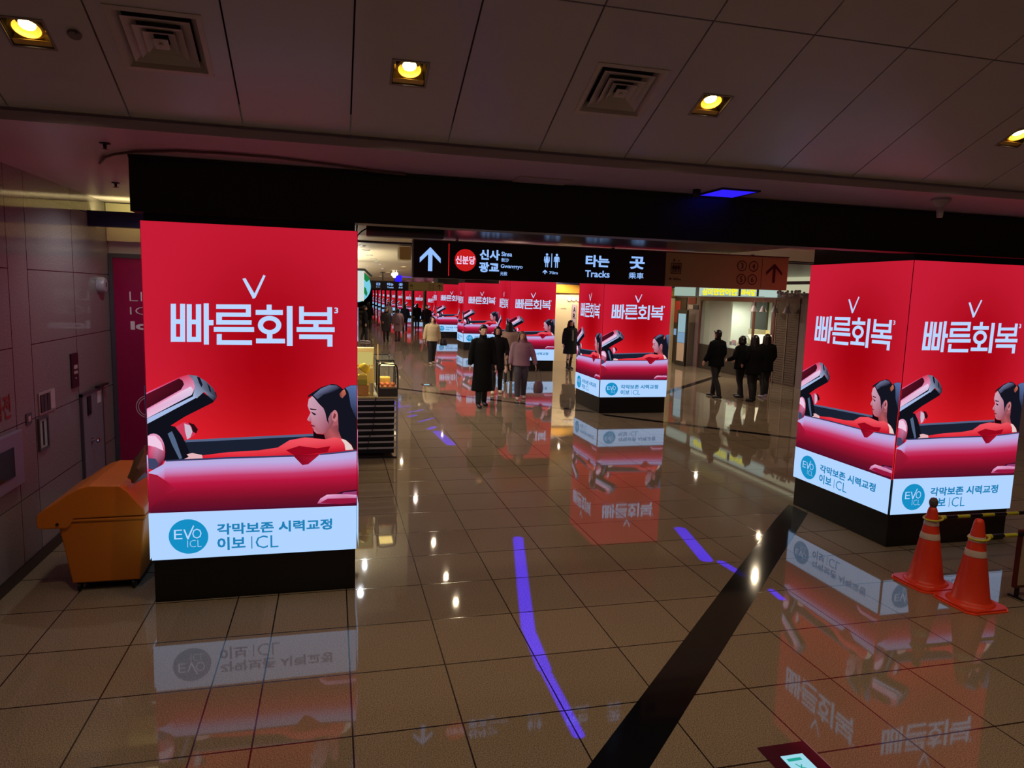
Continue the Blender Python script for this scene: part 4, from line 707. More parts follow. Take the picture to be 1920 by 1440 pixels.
def bar(y, z, label, x0=5.25, x1=7.35):
    t = thing('barrier_bar', label, 'barrier bar', ((x0+x1)/2, y, z), group='striped cone bars')
    s = MB(); x = x0+.12; k = 0
    while x < x1-.12:
        nx = min(x+.14, x1-.1); s.use(k % 2); s.tube([(x, y, z), (nx, y, z)], .0165, 12); x = nx; k += 1
    s.build('striped_tube', [M_bk, M_by], t, smooth=True)
    for cx in (x0, x1):
        s = MB(); n = 28; R, rr = .075, .009; V = []; F = []
        for i in range(n):
            a = 2*math.pi*i/n
            for j in range(6):
                b = 2*math.pi*j/6; V.append((cx+(R+rr*math.cos(b))*math.cos(a), y+(R+rr*math.cos(b))*math.sin(a), z+rr*math.sin(b)+.01*math.cos(a)))
        F = [(i*6+j, ((i+1) % n)*6+j, ((i+1) % n)*6+(j+1) % 6, i*6+(j+1) % 6) for i in range(n) for j in range(6)]
        s.add(V, F); sg = 1 if cx < 6 else -1; s.tube([(cx+sg*.07, y, z), (cx+sg*.13, y, z)], .02, 10)
        s.build('ring', M_by, t, smooth=True)
bar(5.035, .615, 'black and yellow striped bar looped over the rear traffic cone')
bar(4.60, .585, 'black and yellow striped bar looped over the front traffic cone', 5.29)
t = thing('floor_sign_board', 'edge of a standing brown-framed board at the right border of the picture', 'sign board', (6.15, 4.62, 0))
s = MB(); s.box(5.74, 4.60, .10, 6.5, 4.63, .62); s.build('frame', mat('brown_frame', (84, 30, 20), .4), t)
s = MB(); s.box(5.765, 4.594, .125, 6.47, 4.60, .60); s.build('board_face', mat('board_face', (176, 150, 130), .5), t)
for x in (5.78, 6.44): s = MB(); s.box(x, 4.55, 0, x+.02, 4.69, .015); s.box(x, 4.60, .015, x+.02, 4.63, .1); s.build('foot', M_darkmetal, t)

# ================================================================== LIT FLOOR EXIT MARKERS
def exit_light(x, y, w_, d, label):
    t = thing('floor_exit_light', label, 'exit light', (x, y, 0), group='exit lights in the floor')
    s = MB(); s.box(x, y-d, .0003, x+w_, y, .006); s.build('cover_plate', mat('smoked_maroon_glass', (70, 24, 40), .12), t)
    s = MB(); s.box(x+w_, y-d, .0003, x+w_+.006, y, .009); s.build('steel_edge', mat('steel_edge', (210, 170, 190), .3, .6), t)
    s = MB(); a, b = x+w_*.27, x+w_*.73; s.box(a, y-d*.78, .0062, b, y-d*.22, .010); s.build('light_window', glow('exit_white', (170, 232, 250), .85, 'NONE'), t)
    s = MB(); z = .0104; k = (b-a); yy = y-d*.5; gcol = glow('exit_green', (40, 178, 160), .8, 'NONE')
    for q in ((a+.12*k, yy+.22*d, b-.25*k, yy+.17*d), (a+.12*k, yy-.13*d, b-.25*k, yy-.18*d)): s.quad((q[0], q[1], z), (q[2], q[1], z), (q[2], q[3], z), (q[0], q[3], z))
    for q in (((.30, .12), (.50, -.02), .03), ((.50, -.02), (.38, -.12), .03), ((.50, -.02), (.62, -.11), .03), ((.34, .02), (.52, .10), .025), ((.45, .05), (.60, .02), .025)):
        (u0, v0), (u1, v1), w2 = q; p0 = Vector((a+u0*k, yy+v0*d)); p1 = Vector((a+u1*k, yy+v1*d)); n_ = (p1-p0).normalized(); n_ = Vector((-n_.y, n_.x))*w2*k
        s.add([(p0+n_).to_3d()+Vector((0, 0, z)), (p1+n_).to_3d()+Vector((0, 0, z)), (p1-n_).to_3d()+Vector((0, 0, z)), (p0-n_).to_3d()+Vector((0, 0, z))], [(0, 1, 2, 3)])
    s.build('running_figure', gcol, t, raw=True)
exit_light(2.318, 3.225, .298, .46, 'lit green exit marker in a dark plate in the floor at the bottom edge')
exit_light(2.32, 19.15, .30, .30, 'small distant lit marker in a dark plate set in the floor beyond the kiosk')

# ================================================================== FOOD KIOSK (right of the big left pillar)
KY = 10.6
M_slat = mat('grey_slat', (176, 176, 180), .4, .1); M_kblack = mat('kiosk_black', (18, 18, 20), .4)
t = thing('food_kiosk', 'slatted black food kiosk just right of the big left pillar', 'kiosk', (.2, 11.4, 0))
s = MB(); s.box(-.6, KY+.06, .05, .90, 12.2, .90); s.build('counter_body', M_kblack, t)
s = MB(); s.box(-.6, KY-.01, .90, .955, 12.25, .925); s.build('counter_top', mat('kiosk_counter', (196, 182, 134), .4), t)
for i in range(9): s = MB(); z = .13+.092*i; s.box(-.6, KY, z, .925, KY+.03, z+.022); s.build('slat', M_slat, t)
s = MB(); s.box(.925, KY-.005, 0, .95, KY+.04, .90); s.box(.925, 12.15, 0, .95, 12.2, .90); s.build('corner_post', M_slat, t)
s = MB(); s.box(-.6, KY-.06, .0, .93, KY-.0, .02); s.build('foot_plate', M_darkmetal, t)
s = MB(); s.tube([(.62, KY-.012, .92), (.60, KY-.02, .7), (.58, KY-.02, .45), (.52, KY-.02, .3), (.50, KY-.02, .12)], .006, 6); s.build('power_cord', M_kblack, t, smooth=True)
t = thing('pastry_display_case', 'black-framed glass pastry case with warm light on the kiosk counter', 'display case', (.83, 10.9, .925))
s = MB(); s.box(.655, KY+.01, .926, .945, KY+.5, 1.04); s.build('case_base', mat('case_base_grey', (58, 56, 54), .4), t)
s = MB()
pf = [(.665, 1.04), (.665, 1.40), (.70, 1.425), (.90, 1.41), (.93, 1.37), (.945, 1.20), (.945, 1.04)]
for k in range(len(pf)):
    a, b = pf[k], pf[(k+1) % len(pf)]; s.tube([(a[0], KY+.02, a[1]), (b[0], KY+.02, b[1])], .011, 8); s.tube([(a[0], KY+.49, a[1]), (b[0], KY+.49, b[1])], .011, 8)
for a in pf[1:6]: s.tube([(a[0], KY+.02, a[1]), (a[0], KY+.49, a[1])], .006, 6)
s.build('case_frame', M_kblack, t, smooth=True)
s = MB(); s.add([(x, KY+.02, z) for x, z in pf], [list(range(len(pf)))]); s.build('glass', M_glass, t, raw=True)
s = MB(); s.box(.70, KY+.1, 1.385, .90, KY+.4, 1.395); s.build('case_lamp', glow('case_lamp_light', (255, 222, 130), 5, 'FRONT'), t)
o = MB().box(.675, KY+.03, 1.055, .935, KY+.47, 1.07).build('serving_tray', mat('wooden_tray', (196, 128, 60), .5)); tag(o, 'wooden tray inside the pastry case', 'tray')
rs = random.Random(9)
pa = MB(); pa.ball((0, 0, .024), .038, .030, .024, 12, 7); pa = pa.build('pastry', mat('baked_crust', (224, 120, 44), .45, noise=.2, nscale=60), smooth=True, local=True); pl_ = ['front left', 'front middle', 'front right', 'back left', 'back middle', 'back right']
for i in range(6):
    o = pa if i == 0 else copy_tree(pa)
    o.location = (.72+.082*(i % 3), KY+.10+.14*(i//3), 1.0705); o.rotation_euler = (0, 0, rs.uniform(0, 3)); tag(o, 'small golden pastry at the %s of the tray in the glass case' % pl_[i], 'pastry', 'pastries in the glass case')
o = MB().box(.69, KY+.30, 1.145, .86, KY+.44, 1.26).build('bread_block', mat('pale_bread', (238, 214, 110), .6), bevel=.02); o.location.z = -.0745; tag(o, 'pale yellow loaf at the back of the glass case', 'bread')
t = thing('long_glass_case', 'long clear glass case behind the pastry case on the kiosk', 'display case', (.78, 11.7, .925))
s = MB()
for x in (.66, .93):
    s.tube([(x, 11.18, .926), (x, 11.18, 1.42)], .008, 6); s.tube([(x, 12.2, .926), (x, 12.2, 1.42)], .008, 6); s.tube([(x, 11.18, 1.42), (x, 12.2, 1.42)], .008, 6); s.tube([(x, 11.18, .94), (x, 12.2, .94)], .008, 6)
for y in (11.18, 12.2): s.tube([(.66, y, 1.42), (.93, y, 1.42)], .008, 6)
s.build('case_frame', M_darkmetal, t, smooth=True)
s = MB(); s.box(.664, 11.184, .95, .926, 12.196, 1.415); s.build('glass', M_glass, t)
for nm, bx, c, lb, ct in (('cardboard_box', (.36, 10.72, .926, .52, 10.95, 1.08), (196, 142, 80), 'brown cardboard box at the left of the kiosk counter', 'box'),
                          ('green_box', (.36, 10.74, 1.081, .50, 10.93, 1.16), (176, 176, 70), 'olive green box stacked on the cardboard box', 'box'),
                          ('yellow_box', (.36, 10.75, 1.161, .50, 10.93, 1.23), (236, 214, 90), 'yellow box on top of the stack on the kiosk', 'box'),
                          ('order_terminal', (.34, 11.1, .926, .62, 11.22, 1.62), (214, 196, 150), 'pale upright order terminal on the kiosk behind the boxes', 'terminal'),
                          ('white_canister', (.535, 10.73, .926, .585, 10.78, 1.12), (226, 216, 170), 'slim pale canister beside the box stack', 'canister'),
                          ('menu_card', (.665, 11.02, 1.44, .68, 11.05, 1.68), (214, 186, 130), 'slim upright wooden card standing by the glass case', 'card')):
    s = MB(); s.box(*bx); o = s.build(nm, mat(nm+'_surface', c, .5), bevel=.006); tag(o, lb, ct)
bpy.data.objects['menu_card'].location.z = -.0
s = MB(); s.box(.665, 11.02, 1.43, .68, 11.05, 1.44)
t = bpy.data.objects['order_terminal']
s = MB(); s.box(.36, 11.096, 1.30, .60, 11.0995, 1.55); o = s.build('screen', glow('terminal_screen', (224, 206, 120), .7, 'NONE')); o.parent = t
s = MB()
for i in range(7): disc(s, .375+.035*i, 1.34, .012, 11.094, 10)
o = s.build('orange_dots', glow('terminal_orange', (220, 110, 30), .7, 'NONE'), raw=True); o.parent = t
s = MB(); s.loft([(.43, 10.84, 1.285, .05, .05), (.44, 10.84, 1.30, .09, .07), (.47, 10.84, 1.34, .09, .06), (.50, 10.84, 1.38, .05, .04)], 12); o = s.build('yellow_glove', mat('yellow_rubber', (240, 210, 60), .4), smooth=True); tag(o, 'bright yellow rubber glove lying on the box stack', 'glove')
t = thing('kiosk_lamp', 'small warm work lamp over the kiosk counter', 'lamp', (.3, 11.0, .925))
s = MB(); s.tube([(.26, 11.3, .926), (.26, 11.3, 2.0), (.32, 11.1, 2.05)], .01, 8); s.build('pole', M_kblack, t, smooth=True)
s = MB(); s.lathe((.34, 11.05, 2.0), [(.06, 0), (.05, .06), (.02, .08)], 16); s.build('lamp_shade', M_kblack, t, smooth=True)
spot(t, (.04, .05, 1.06), 30, (1, .82, .4), cone=130)

# round projecting shop sign beyond the kiosk
t = thing('round_projecting_sign', 'round lit green and pale blue shop sign jutting out right of the big left pillar', 'shop sign', (.6, 20, 2.62))
s = MB(); s.box(.3, 20.02, 2.20, .83, 20.1, 3.02); s.build('light_box', glow('sign_box_white', (226, 236, 230), .85, 'NONE'), t)
s = MB(); n = 40
s.prism([(.62+.40*math.cos(2*math.pi*k/n), 2.60+.44*math.sin(2*math.pi*k/n)) for k in range(n)], 'y', 20.11, 20.2); s.build('disc', glow('sign_pale_blue', (126, 214, 240), .9, 'NONE'), t)
s = MB(); s.prism([(.84, 2.97), (.93, 2.90), (.99, 2.80), (.90, 2.72), (.84, 2.80)], 'y', 20.09, 20.109); s.prism([(.84, 2.60), (.89, 2.55), (.93, 2.42), (.90, 2.33), (.84, 2.42)], 'y', 20.09, 20.109); s.build('green_leaf_mark', glow('sign_green', (30, 140, 70), .8, 'NONE'), t)
s = MB(); s.prism([(.3, 3.03), (.83, 3.03), (1.02, 2.86), (1.06, 2.90), (.86, 3.09), (.3, 3.09)], 'y', 20.02, 20.2); s.build('hood', M_black, t)
s = MB(); s.box(.302, 20.08, 2.5, .31, 20.12, 3.26); s.build('bracket', M_black, t)

# distant blue lamp, bulbs
t = thing('blue_wall_lamp', 'distant blue glowing panel high over the corridor beside the near direction sign', 'light panel', (3.05, 36, 3.3))
s = MB(); s.box(2.93, 35.0, 2.95, 3.25, 35.1, 3.268); s.build('panel', glow('blue_light', (46, 30, 236), 1.15), t); s = MB(); s.box(3.25, 35.0, 3.18, 3.75, 35.06, 3.22); s.build('light_bar', glow('violet_light', (110, 80, 250), .9, 'NONE'), t)
gb = None
for i, (x, z) in enumerate(((2.26, 3.16), (2.40, 3.19), (2.33, 3.10))):
    if gb is None: s = MB(); s.ball((0, 0, 0), .07, .07, .07); s.cyl((0, 0), .01, .06, .28, 8); gb = s.build('globe_bulb', glow('globe_warm', (255, 236, 190), 3, 'NONE'), smooth=True, local=True); o = gb
    else: o = copy_tree(gb)
    o.location = (x, 28+.1*i, z-.02); tag(o, '%s of three glowing globe bulbs hanging close together over the corridor' % ('left', 'right', 'middle')[i], 'light bulb', 'globe bulbs over the corridor')
t = thing('hanging_pole_sign', 'thin dark pole hanging from the ceiling above the distant sign', 'pole', (2.0, 30, 3.0))
s = MB(); s.box(1.98, 29.9, 2.93, 2.02, 29.94, 3.268); s.box(1.9, 29.88, 3.24, 2.1, 29.96, 3.268); s.build('rod', M_black, t)
# unseen uplights: added to wash the ceilings; the yellow one follows the lit recess
def uplight(x0, y0, x1, y1, z, power, color, label, face=0):
    t = thing('unseen_uplight', label, 'uplight', ((x0+x1)/2, (y0+y1)/2, z))
    s = MB(); s.box(x0, y0, z, x1, y1, z+.05); s.build('trough', M_darkmetal, t)
    s = MB(); s.box(x0+.01, y0+.01, z+.0505, x1-.01, y1-.01, z+.055); s.build('tube', glow('trough_light_%d' % int(z*1000), tuple(int(255*c) for c in color), 4, 'NONE'), t)
    l = bpy.data.lights.new('lamp_light', 'AREA'); l.shape = 'RECTANGLE'; l.size = x1-x0; l.size_y = y1-y0; l.energy = power; l.color = color
    o = bpy.data.objects.new('lamp_light', l); COL.objects.link(o); o.parent = t; o.location = (0, 0, .07); o.rotation_euler = (math.pi, 0, 0)
    return t
uplight(.31, 14.4, .43, 19.8, 2.35, 60, (1, .93, .74), 'unseen light trough added along the left shops to brighten the corridor ceiling')
uplight(-2.54, 8.78, -1.45, 8.86, 3.12, 5.0, (1, .93, .42), 'yellow light trough behind the navy beam at the top of the left wall')
uplight(.31, 20.4, .43, 44, 2.35, 160, (1, .90, .78), 'second unseen light trough added farther along the left shops to brighten the ceiling')
uplight(.31, 46, .43, 90, 2.35, 220, (1, .88, .80), 'third unseen light trough added far along the left shops to brighten the ceiling')
uplight(8.06, 28, 8.18, 60, 2.6, 120, (1, .86, .66), 'unseen light trough added behind the row of red pillars to brighten the ceiling')

# ================================================================== SHOPS ON THE RIGHT
RX = 13.3
M_rw = mat('brown_grey_wall', (120, 104, 108), .35)
s = MB(); s.box(RX, -1.5, 0, RX+.2, 18.1, 3.5); s.box(RX, 23.95, 0, RX+.2, 26.2, 3.5); s.box(RX, 18.1, 2.62, RX+.2, 23.95, 3.5); s.box(RX, -1.5, 3.5, RX+.2, 4.87, 6.0); struct(s, 'wall_right', M_rw)
s = MB(); s.box(RX+.2, 17.9, 0, RX+3.2, 18.1, 3.0); s.box(RX+.2, 23.95, 0, RX+3.2, 24.15, 3.0); s.box(RX+3.2, 17.9, 0, RX+3.4, 24.15, 3.0); s.box(RX+.2, 18.1, 2.8, RX+3.2, 23.95, 3.0); struct(s, 'wall_shop', mat('shop_interior', (196, 196, 178), .5))
s = MB(); s.box(RX, 17.9, -.1, RX+3.4, 24.15, 0); struct(s, 'floor', mat('shop_floor', (150, 140, 120), .2))
s = MB(); s.box(RX-.03, 5, 3.06, RX, 26, 3.14); struct(s, 'trim_13', mat('navy_paint', (22, 24, 60), .4))
s = MB(); s.box(RX-.02, 14, 2.80, RX, 20.3, 3.05); s.box(RX-.02, 14, 3.15, RX, 24, 3.268); struct(s, 'trim_14', glow('glowing_cream_band', (206, 206, 170), .75, 'NONE'))  # cream wall bands given emission of their own
s = MB(); s.box(8.4, 26, 0, RX+.2, 26.2, 3.3); s.box(8.2, 26, 0, 8.4, 145, 3.3); struct(s, 'wall_shops_far', mat('beige_shop_wall', (214, 196, 158), .5))
s = MB(); s.box(8.2, 25.93, 2.62, RX, 26, 2.95); struct(s, 'trim_15', mat('mustard_fascia', (170, 124, 34), .4))
s = MB(); s.box(8.2, 25.9, 2.96, RX, 26, 3.05); struct(s, 'trim_16', mat('navy_paint', (22, 24, 60), .4))
def lampat(name, loc, power, color, label, rot=(0, 0, 0)):
    t = thing('spot_fixture', label, 'ceiling light', loc)
    s = MB(); s.lathe((0, 0, 0), [(.05, 0), (.05, -.10), (.035, -.11)], 16); s.build('can', M_white, t, local=True, smooth=True)
    s = MB(); s.lathe((0, 0, -.111), [(.032, 0), (.032, -.004)], 16); s.build('bulb', G_white, t, local=True)
    spot(t, (0, 0, -.14), power, color, cone=165); return t
lampat('a', (14.6, 22.8, 2.8), 260, (.92, 1, .92), 'ceiling spotlight inside the lit shop, left')
lampat('b', (14.6, 19.9, 2.8), 170, (1, .85, .5), 'ceiling spotlight inside the lit shop, right')
lampat('c', (12.2, 25.4, 3.268), 60, (1, .85, .5), 'ceiling spotlight in front of the far beige shop wall')
lampat('d', (9.2, 25.0, 3.268), 80, (1, .84, .5), 'ceiling spotlight near the beige wall behind the woman with long hair')

t = thing('shop_front_frame', 'reddish-brown frame of the lit shop window behind the silhouetted people', 'shop front', (RX, 21, 0))
M_fr = mat('reddish_brown_frame', (96, 52, 46), .4)
s = MB(); s.box(RX-.04, 19.26, 2.50, RX, 23.95, 2.64); s.build('head_rail', M_fr, t)
for y in (23.90, 20.42, 19.32): s = MB(); s.box(RX-.04, y-.05, 0, RX, y+.05, 2.50); s.build('post', M_fr, t)
s = MB(); s.box(RX-.005, 20.47, .9, RX+.005, 23.85, 2.50); s.build('window_pane', M_glass, t)
s = MB(); s.box(RX-.05, 20.47, 0, RX+.05, 23.85, .9); s.build('stall_riser', mat('dark_counter_front', (36, 30, 30), .4), t)
# lit fascia with yellow letters
t = thing('lit_shop_sign', 'white lit shop sign with thick yellow letters above the silhouetted people', 'shop sign', (RX-.05, 22.2, 2.78))
s = MB(); s.box(RX-.1, 19.25, 2.66, RX-.021, 23.95, 3.02); s.build('light_box', glow('shop_sign_white', (190, 216, 206), .8, 'NONE'), t)
def letters_x(mb, st, y_left, y_right, z0, z1, x, bold, thick=.0):
    vs, fs = glyphs(st, bold, 3); mb.add([(x, y_left+(y_right-y_left)*u, z0+(z1-z0)*v) for u, v in vs], fs)
s = MB(); letters_x(s, '심미안안이안', 23.72, 21.35, 2.69, 2.95, RX-.104, .06); letters_x(s, '라식당', 21.12, 20.28, 2.69, 2.91, RX-.104, .06); s.build('yellow_lettering', glow('shop_yellow', (252, 244, 30), 1.0, 'NONE'), t, raw=True)
s = MB(); s.box(RX-.102, 21.16, 2.68, RX-.1005, 21.30, 2.96); s.box(RX-.102, 20.12, 2.68, RX-.1005, 20.24, 2.92); s.box(RX-.102, 19.8, 2.675, RX-.1005, 23.8, 2.688); s.build('black_strips', M_black, t)  # thin black strips beside and under the yellow letters
s = MB(); s.box(RX-.1, 24.4, 2.66, RX-.001, 26.0, 3.0); o = s.build('blank_light_box', glow('shop_sign_mint', (176, 200, 186), .75, 'NONE')); tag(o, 'plain mint light box just right of the second red pillar, above the dark doorway', 'shop sign')
s = MB()
rs = random.Random(5)
for i in range(24):
    y = 19.15-i*.055; s.ball((RX-.08+rs.uniform(-.02, .02), y, 2.78+rs.uniform(-.07, .07)), .03, .06, .05, 8, 5)
o = s.build('floral_garland', mat('silver_garland', (150, 140, 150), .35, .3, noise=.3), smooth=True); tag(o, 'silvery floral garland over the closed shutter beside the yellow sign', 'garland', kind='stuff')
# closed shutter
t = thing('roller_shutter', 'closed dark slatted roller shutter between the shop window and the big right pillar', 'shutter', (RX, 18.7, 0))
s = MB()
for i in range(34): z = .06+.072*i; s.box(RX-.02, 18.12, z, RX-.004, 19.22, z+.058)
s.box(RX+.005, 18.1, 0, RX+.02, 19.24, 2.62); s.build('slats_and_light_block', mat('shutter_grey', (92, 78, 72), .35, .3), t)  # backing sheet added behind the slats to stop shop light leaking through
s = MB(); s.box(RX-.04, 18.1, 2.50, RX-.001, 19.24, 2.64); s.build('shutter_box', M_fr, t)
s = MB(); s.box(RX-.035, 18.64, .05, RX-.02, 18.68, 2.5); s.box(RX-.03, 19.20, 0, RX-.002, 19.24, 2.5); s.build('guide_rail', mat('rail_pale', (130, 118, 112), .3, .5), t)
gb = None
for i, y in enumerate((20.15, 19.65, 19.05, 18.45)):
    if gb is None:
        s = MB(); s.lathe((0, 0, 0), [(.02, 0), (.05, -.04), (.09, -.15), (.12, -.20), (.115, -.205)], 14); s.cyl((0, 0), .006, 0, .16, 6); s.box(-.006, -.006, .15, .1808, .006, .162); gb = s.build('bell_ornament', mat('bell_white', (186, 176, 180), .4), smooth=True, local=True); o = gb
    else: o = copy_tree(gb)
    o.location = (RX-.22, y, 2.40); tag(o, 'white bell ornament hanging under the shop frame, %s of four' % ('leftmost', 'second from the left', 'third from the left', 'rightmost')[i], 'ornament', 'bell ornaments')
# inside the shop
s = MB(); s.box(RX+.4, 22.55, 0, RX+.48, 23.9, 2.78); o = s.build('white_partition', mat('partition_white', (206, 212, 200), .5)); tag(o, 'tall plain off-white partition inside the left half of the shop window', 'partition')
s = MB(); s.box(RX+1.2, 21.55, 1.55, RX+1.28, 22.5, 2.78); o = s.build('dark_screen_panel', mat('dark_board', (52, 54, 46), .5)); tag(o, 'dark grey board high inside the shop, right of the white partition', 'board')
t = thing('eyewear_rack', 'pale wall rack with rows of small items inside the shop', 'shelf', (RX+1.2, 22.0, 1))
s = MB(); s.box(RX+1.15, 21.45, .95, RX+1.3, 22.5, 1.54); s.build('rack_board', mat('rack_cream', (216, 206, 150), .5), t)
for j in range(2):
    s = MB(); s.box(RX+1.02, 21.45, 1.0+.27*j, RX+1.149, 22.5, 1.015+.27*j); s.build('shelf_board', mat('shelf_dark', (70, 62, 50), .5), t)
t = thing('glass_counter', 'bright lit glass display counter behind the man standing alone', 'display counter', (RX+.6, 21.6, 0))
s = MB(); s.box(RX+.15, 21.3, 0, RX+.85, 22.5, .70); s.build('counter_base', mat('counter_wood', (204, 164, 84), .45), t)
s = MB(); s.box(RX+.15, 21.3, .70, RX+.85, 22.5, .97); s.build('glass_top', M_glass, t)
s = MB(); s.box(RX+.17, 21.32, .702, RX+.83, 22.48, .72); s.build('lit_shelf', glow('counter_light', (206, 226, 232), 1.0, 'NONE'), t)
rs = random.Random(12)
nmc = [('white', (220, 220, 216)), ('dark', (40, 40, 50)), ('pink', (200, 130, 150)), ('teal', (40, 120, 130)), ('cream', (226, 214, 180)), ('red', (150, 40, 50)), ('blue', (60, 90, 160)), ('grey', (120, 120, 124))]
for i, (cn, c) in enumerate(nmc):
    y = 22.4-.145*i; h = .08+.05*(i % 3); s = MB(); s.box(RX+.3, y-.045, .9705, RX+.42, y+.045, .9705+h); o = s.build('product_box', mat('product_'+cn, c, .5), bevel=.004); tag(o, 'small %s product box standing on the glass counter in the shop' % cn, 'box', 'product boxes on the glass counter')
s = MB(); s.box(RX+1.5, 20.9, 1.3, RX+1.56, 21.7, 2.7); o = s.build('red_poster_panel', mat('dusky_red', (120, 60, 66), .5)); tag(o, 'dusky red hanging panel inside the right half of the shop window', 'panel')
s = MB(); s.lathe((0, 0, 0), [(.10, 0), (.34, .30), (.42, .42), (.40, .44)], 24); o = s.build('glowing_shade', glow('shade_light', (255, 238, 196), 1.6, 'FRONT'), smooth=True, local=True); o.location = (RX+.5, 20.75, .98); tag(o, 'bright cream glowing bowl-shaped display light between the heads of the group', 'display light')
s = MB(); s.box(RX+.25, 20.4, 0, RX+.8, 21.2, .975); o = s.build('display_plinth', mat('plinth_dark', (60, 48, 36), .5), bevel=.01); tag(o, 'dark plinth carrying the glowing bowl-shaped light in the shop', 'plinth')
t = thing('small_christmas_tree', 'small green decorated tree in the yellow-lit part of the shop', 'tree', (RX+1.2, 20.1, 0))
s = MB()
for k in range(5): s.lathe((RX+1.2, 20.1, 1.55+.2*k), [(.26-.045*k, 0), (.12-.02*k, .12), (.03, .26)], 12)
s.build('branches', mat('tree_green', (60, 84, 30), .7, noise=.3), t)
s = MB(); s.cyl((RX+1.2, 20.1), .03, 0, 1.55, 8); s.cyl((RX+1.2, 20.1), .22, 0, .03, 16); s.build('stand', mat('plinth_dark', (60, 48, 36), .5), t)
s = MB(); s.box(RX+1.6, 18.3, .4, RX+1.66, 20.4, 2.7); o = s.build('yellow_back_panel', mat('warm_cream_panel', (232, 206, 130), .5)); tag(o, 'warm cream back panel behind the small green tree in the shop', 'panel')
# poster stands and doorway left of the window
t = thing('poster_light_stand', 'tall stand with lit posters left of the shop window', 'poster stand', (12.9, 24.55, 0))
s = MB(); s.box(12.88, 24.18, 0, 12.96, 24.95, 2.12); s.build('stand_frame', mat('stand_black', (20, 18, 22), .35), t)
s = MB(); s.box(12.872, 24.25, 1.28, 12.8795, 24.82, 1.98); s.build('upper_poster', glow('poster_pale', (170, 206, 216), .7, 'NONE'), t)
s = MB(); s.box(12.872, 24.25, .88, 12.8795, 24.82, 1.27); s.build('middle_poster', glow('poster_blue', (140, 180, 214), .7, 'NONE'), t)
s = MB(); s.box(12.872, 24.25, .18, 12.8795, 24.82, .87); s.build('lower_poster', mat('poster_beige', (186, 164, 148), .5), t)
for i, (y0, y1, z0, z1, c, lb) in enumerate(((24.3, 24.9, 2.36, 2.60, (124, 34, 36), 'dark red small notice plate on the wall column left of the shop'), (24.5, 24.85, 2.16, 2.32, (180, 160, 160), 'pale small poster on the column, left of the navy one'), (24.1, 24.45, 2.16, 2.32, (30, 32, 60), 'navy small poster on the column, right of the pale one'))):
    s = MB(); s.box(RX-.02, y0, z0, RX-.001, y1, z1); o = s.build('notice_plate', mat('plate_%d' % i, c, .5)); tag(o, lb, 'notice', 'notices on the shop column')
t = thing('red_shop_doorway', 'dark doorway with red posters just right of the second red pillar', 'doorway', (RX, 25.6, 0))
s = MB(); s.box(RX-.03, 25.0, 0, RX-.001, 25.95, 2.60); s.build('door_panel', mat('doorway_dark', (40, 26, 22), .4), t)
s = MB(); s.box(RX-.04, 25.45, 1.6, RX-.031, 25.9, 2.45); s.build('red_poster', mat('poster_red', (150, 36, 34), .5), t)
s = MB(); s.box(RX-.04, 25.5, 1.1, RX-.031, 25.9, 1.35); s.build('lit_notice', glow('poster_blue', (140, 180, 214), .7, 'NONE'), t)
s = MB(); s.tube([(10.6, 25.98, 1.9), (10.6, 25.98, 2.3)], .01, 6)
# bits on the beige wall behind the long-haired woman
gb = None
for i, x in enumerate((8.82, 9.0, 9.18)):
    if gb is None: s = MB(); s.lathe((0, -.02, 0), [(.08, 0), (.085, -.01), (.08, -.02)], 20, 'y'); gb = s.build('round_plate', mat('plate_white', (226, 216, 200), .4), smooth=True, local=True); o = gb
    else: o = copy_tree(gb)
    o.location = (x, 26.0, 2.40); tag(o, '%s of three round white plates on the beige wall above the long-haired woman' % ('left', 'middle', 'right')[i], 'plate', 'round plates on the beige wall')
s = MB(); s.box(8.95, 25.95, 1.35, 9.12, 25.999, 2.2); o = s.build('banner', mat('banner_lilac', (176, 156, 170), .5)); tag(o, 'narrow pale banner with dark letters on the beige wall behind the long-haired woman', 'banner')
s = MB(); letters(s, 'A', (8.98, 1.9, 9.09, 2.1), 25.944, .02); letters(s, 'R', (8.98, 1.65, 9.09, 1.85), 25.944, .02); q = s.build('banner_lettering', M_black, raw=True); q.parent = o
s = MB(); letters(s, 'mufia', (8.5, 2.0, 8.72, 2.06), 25.994, .0); o = s.build('wall_lettering', M_brown, raw=True); tag(o, 'tiny dark lettering on the beige wall left of the narrow banner', 'lettering')

# ================================================================== PEOPLE
SKIN = mat('skin', (206, 160, 138), .5); SKIN2 = mat('skin_shaded', (188, 140, 118), .5)
HAIR = mat('black_hair', (18, 14, 14), .4, noise=.3, nscale=90); HAIRB = mat('brown_hair', (58, 38, 28), .45, noise=.3, nscale=90); HAIRG = mat('ash_brown_hair', (112, 84, 74), .5, noise=.25, nscale=90)
def remesh(mb, name, m, parent, vox, smooth=4):
    me = mb.mesh(name, m); o = bpy.data.objects.new(name, me); COL.objects.link(o)
    r = o.modifiers.new('r', 'REMESH'); r.mode = 'VOXEL'; r.voxel_size = vox; r.use_smooth_shade = True
    q = o.modifiers.new('s', 'SMOOTH'); q.iterations = smooth; q.factor = .5
    dg = bpy.context.evaluated_depsgraph_get(); m2 = bpy.data.meshes.new_from_object(o.evaluated_get(dg)); m2.name = name
    bpy.data.objects.remove(o); bpy.data.meshes.remove(me)
    m2.materials.clear(); m2.materials.append(m); m2.polygons.foreach_set('use_smooth', [True]*len(m2.polygons))
    o = bpy.data.objects.new(name, m2); COL.objects.link(o); o.parent = parent; return o
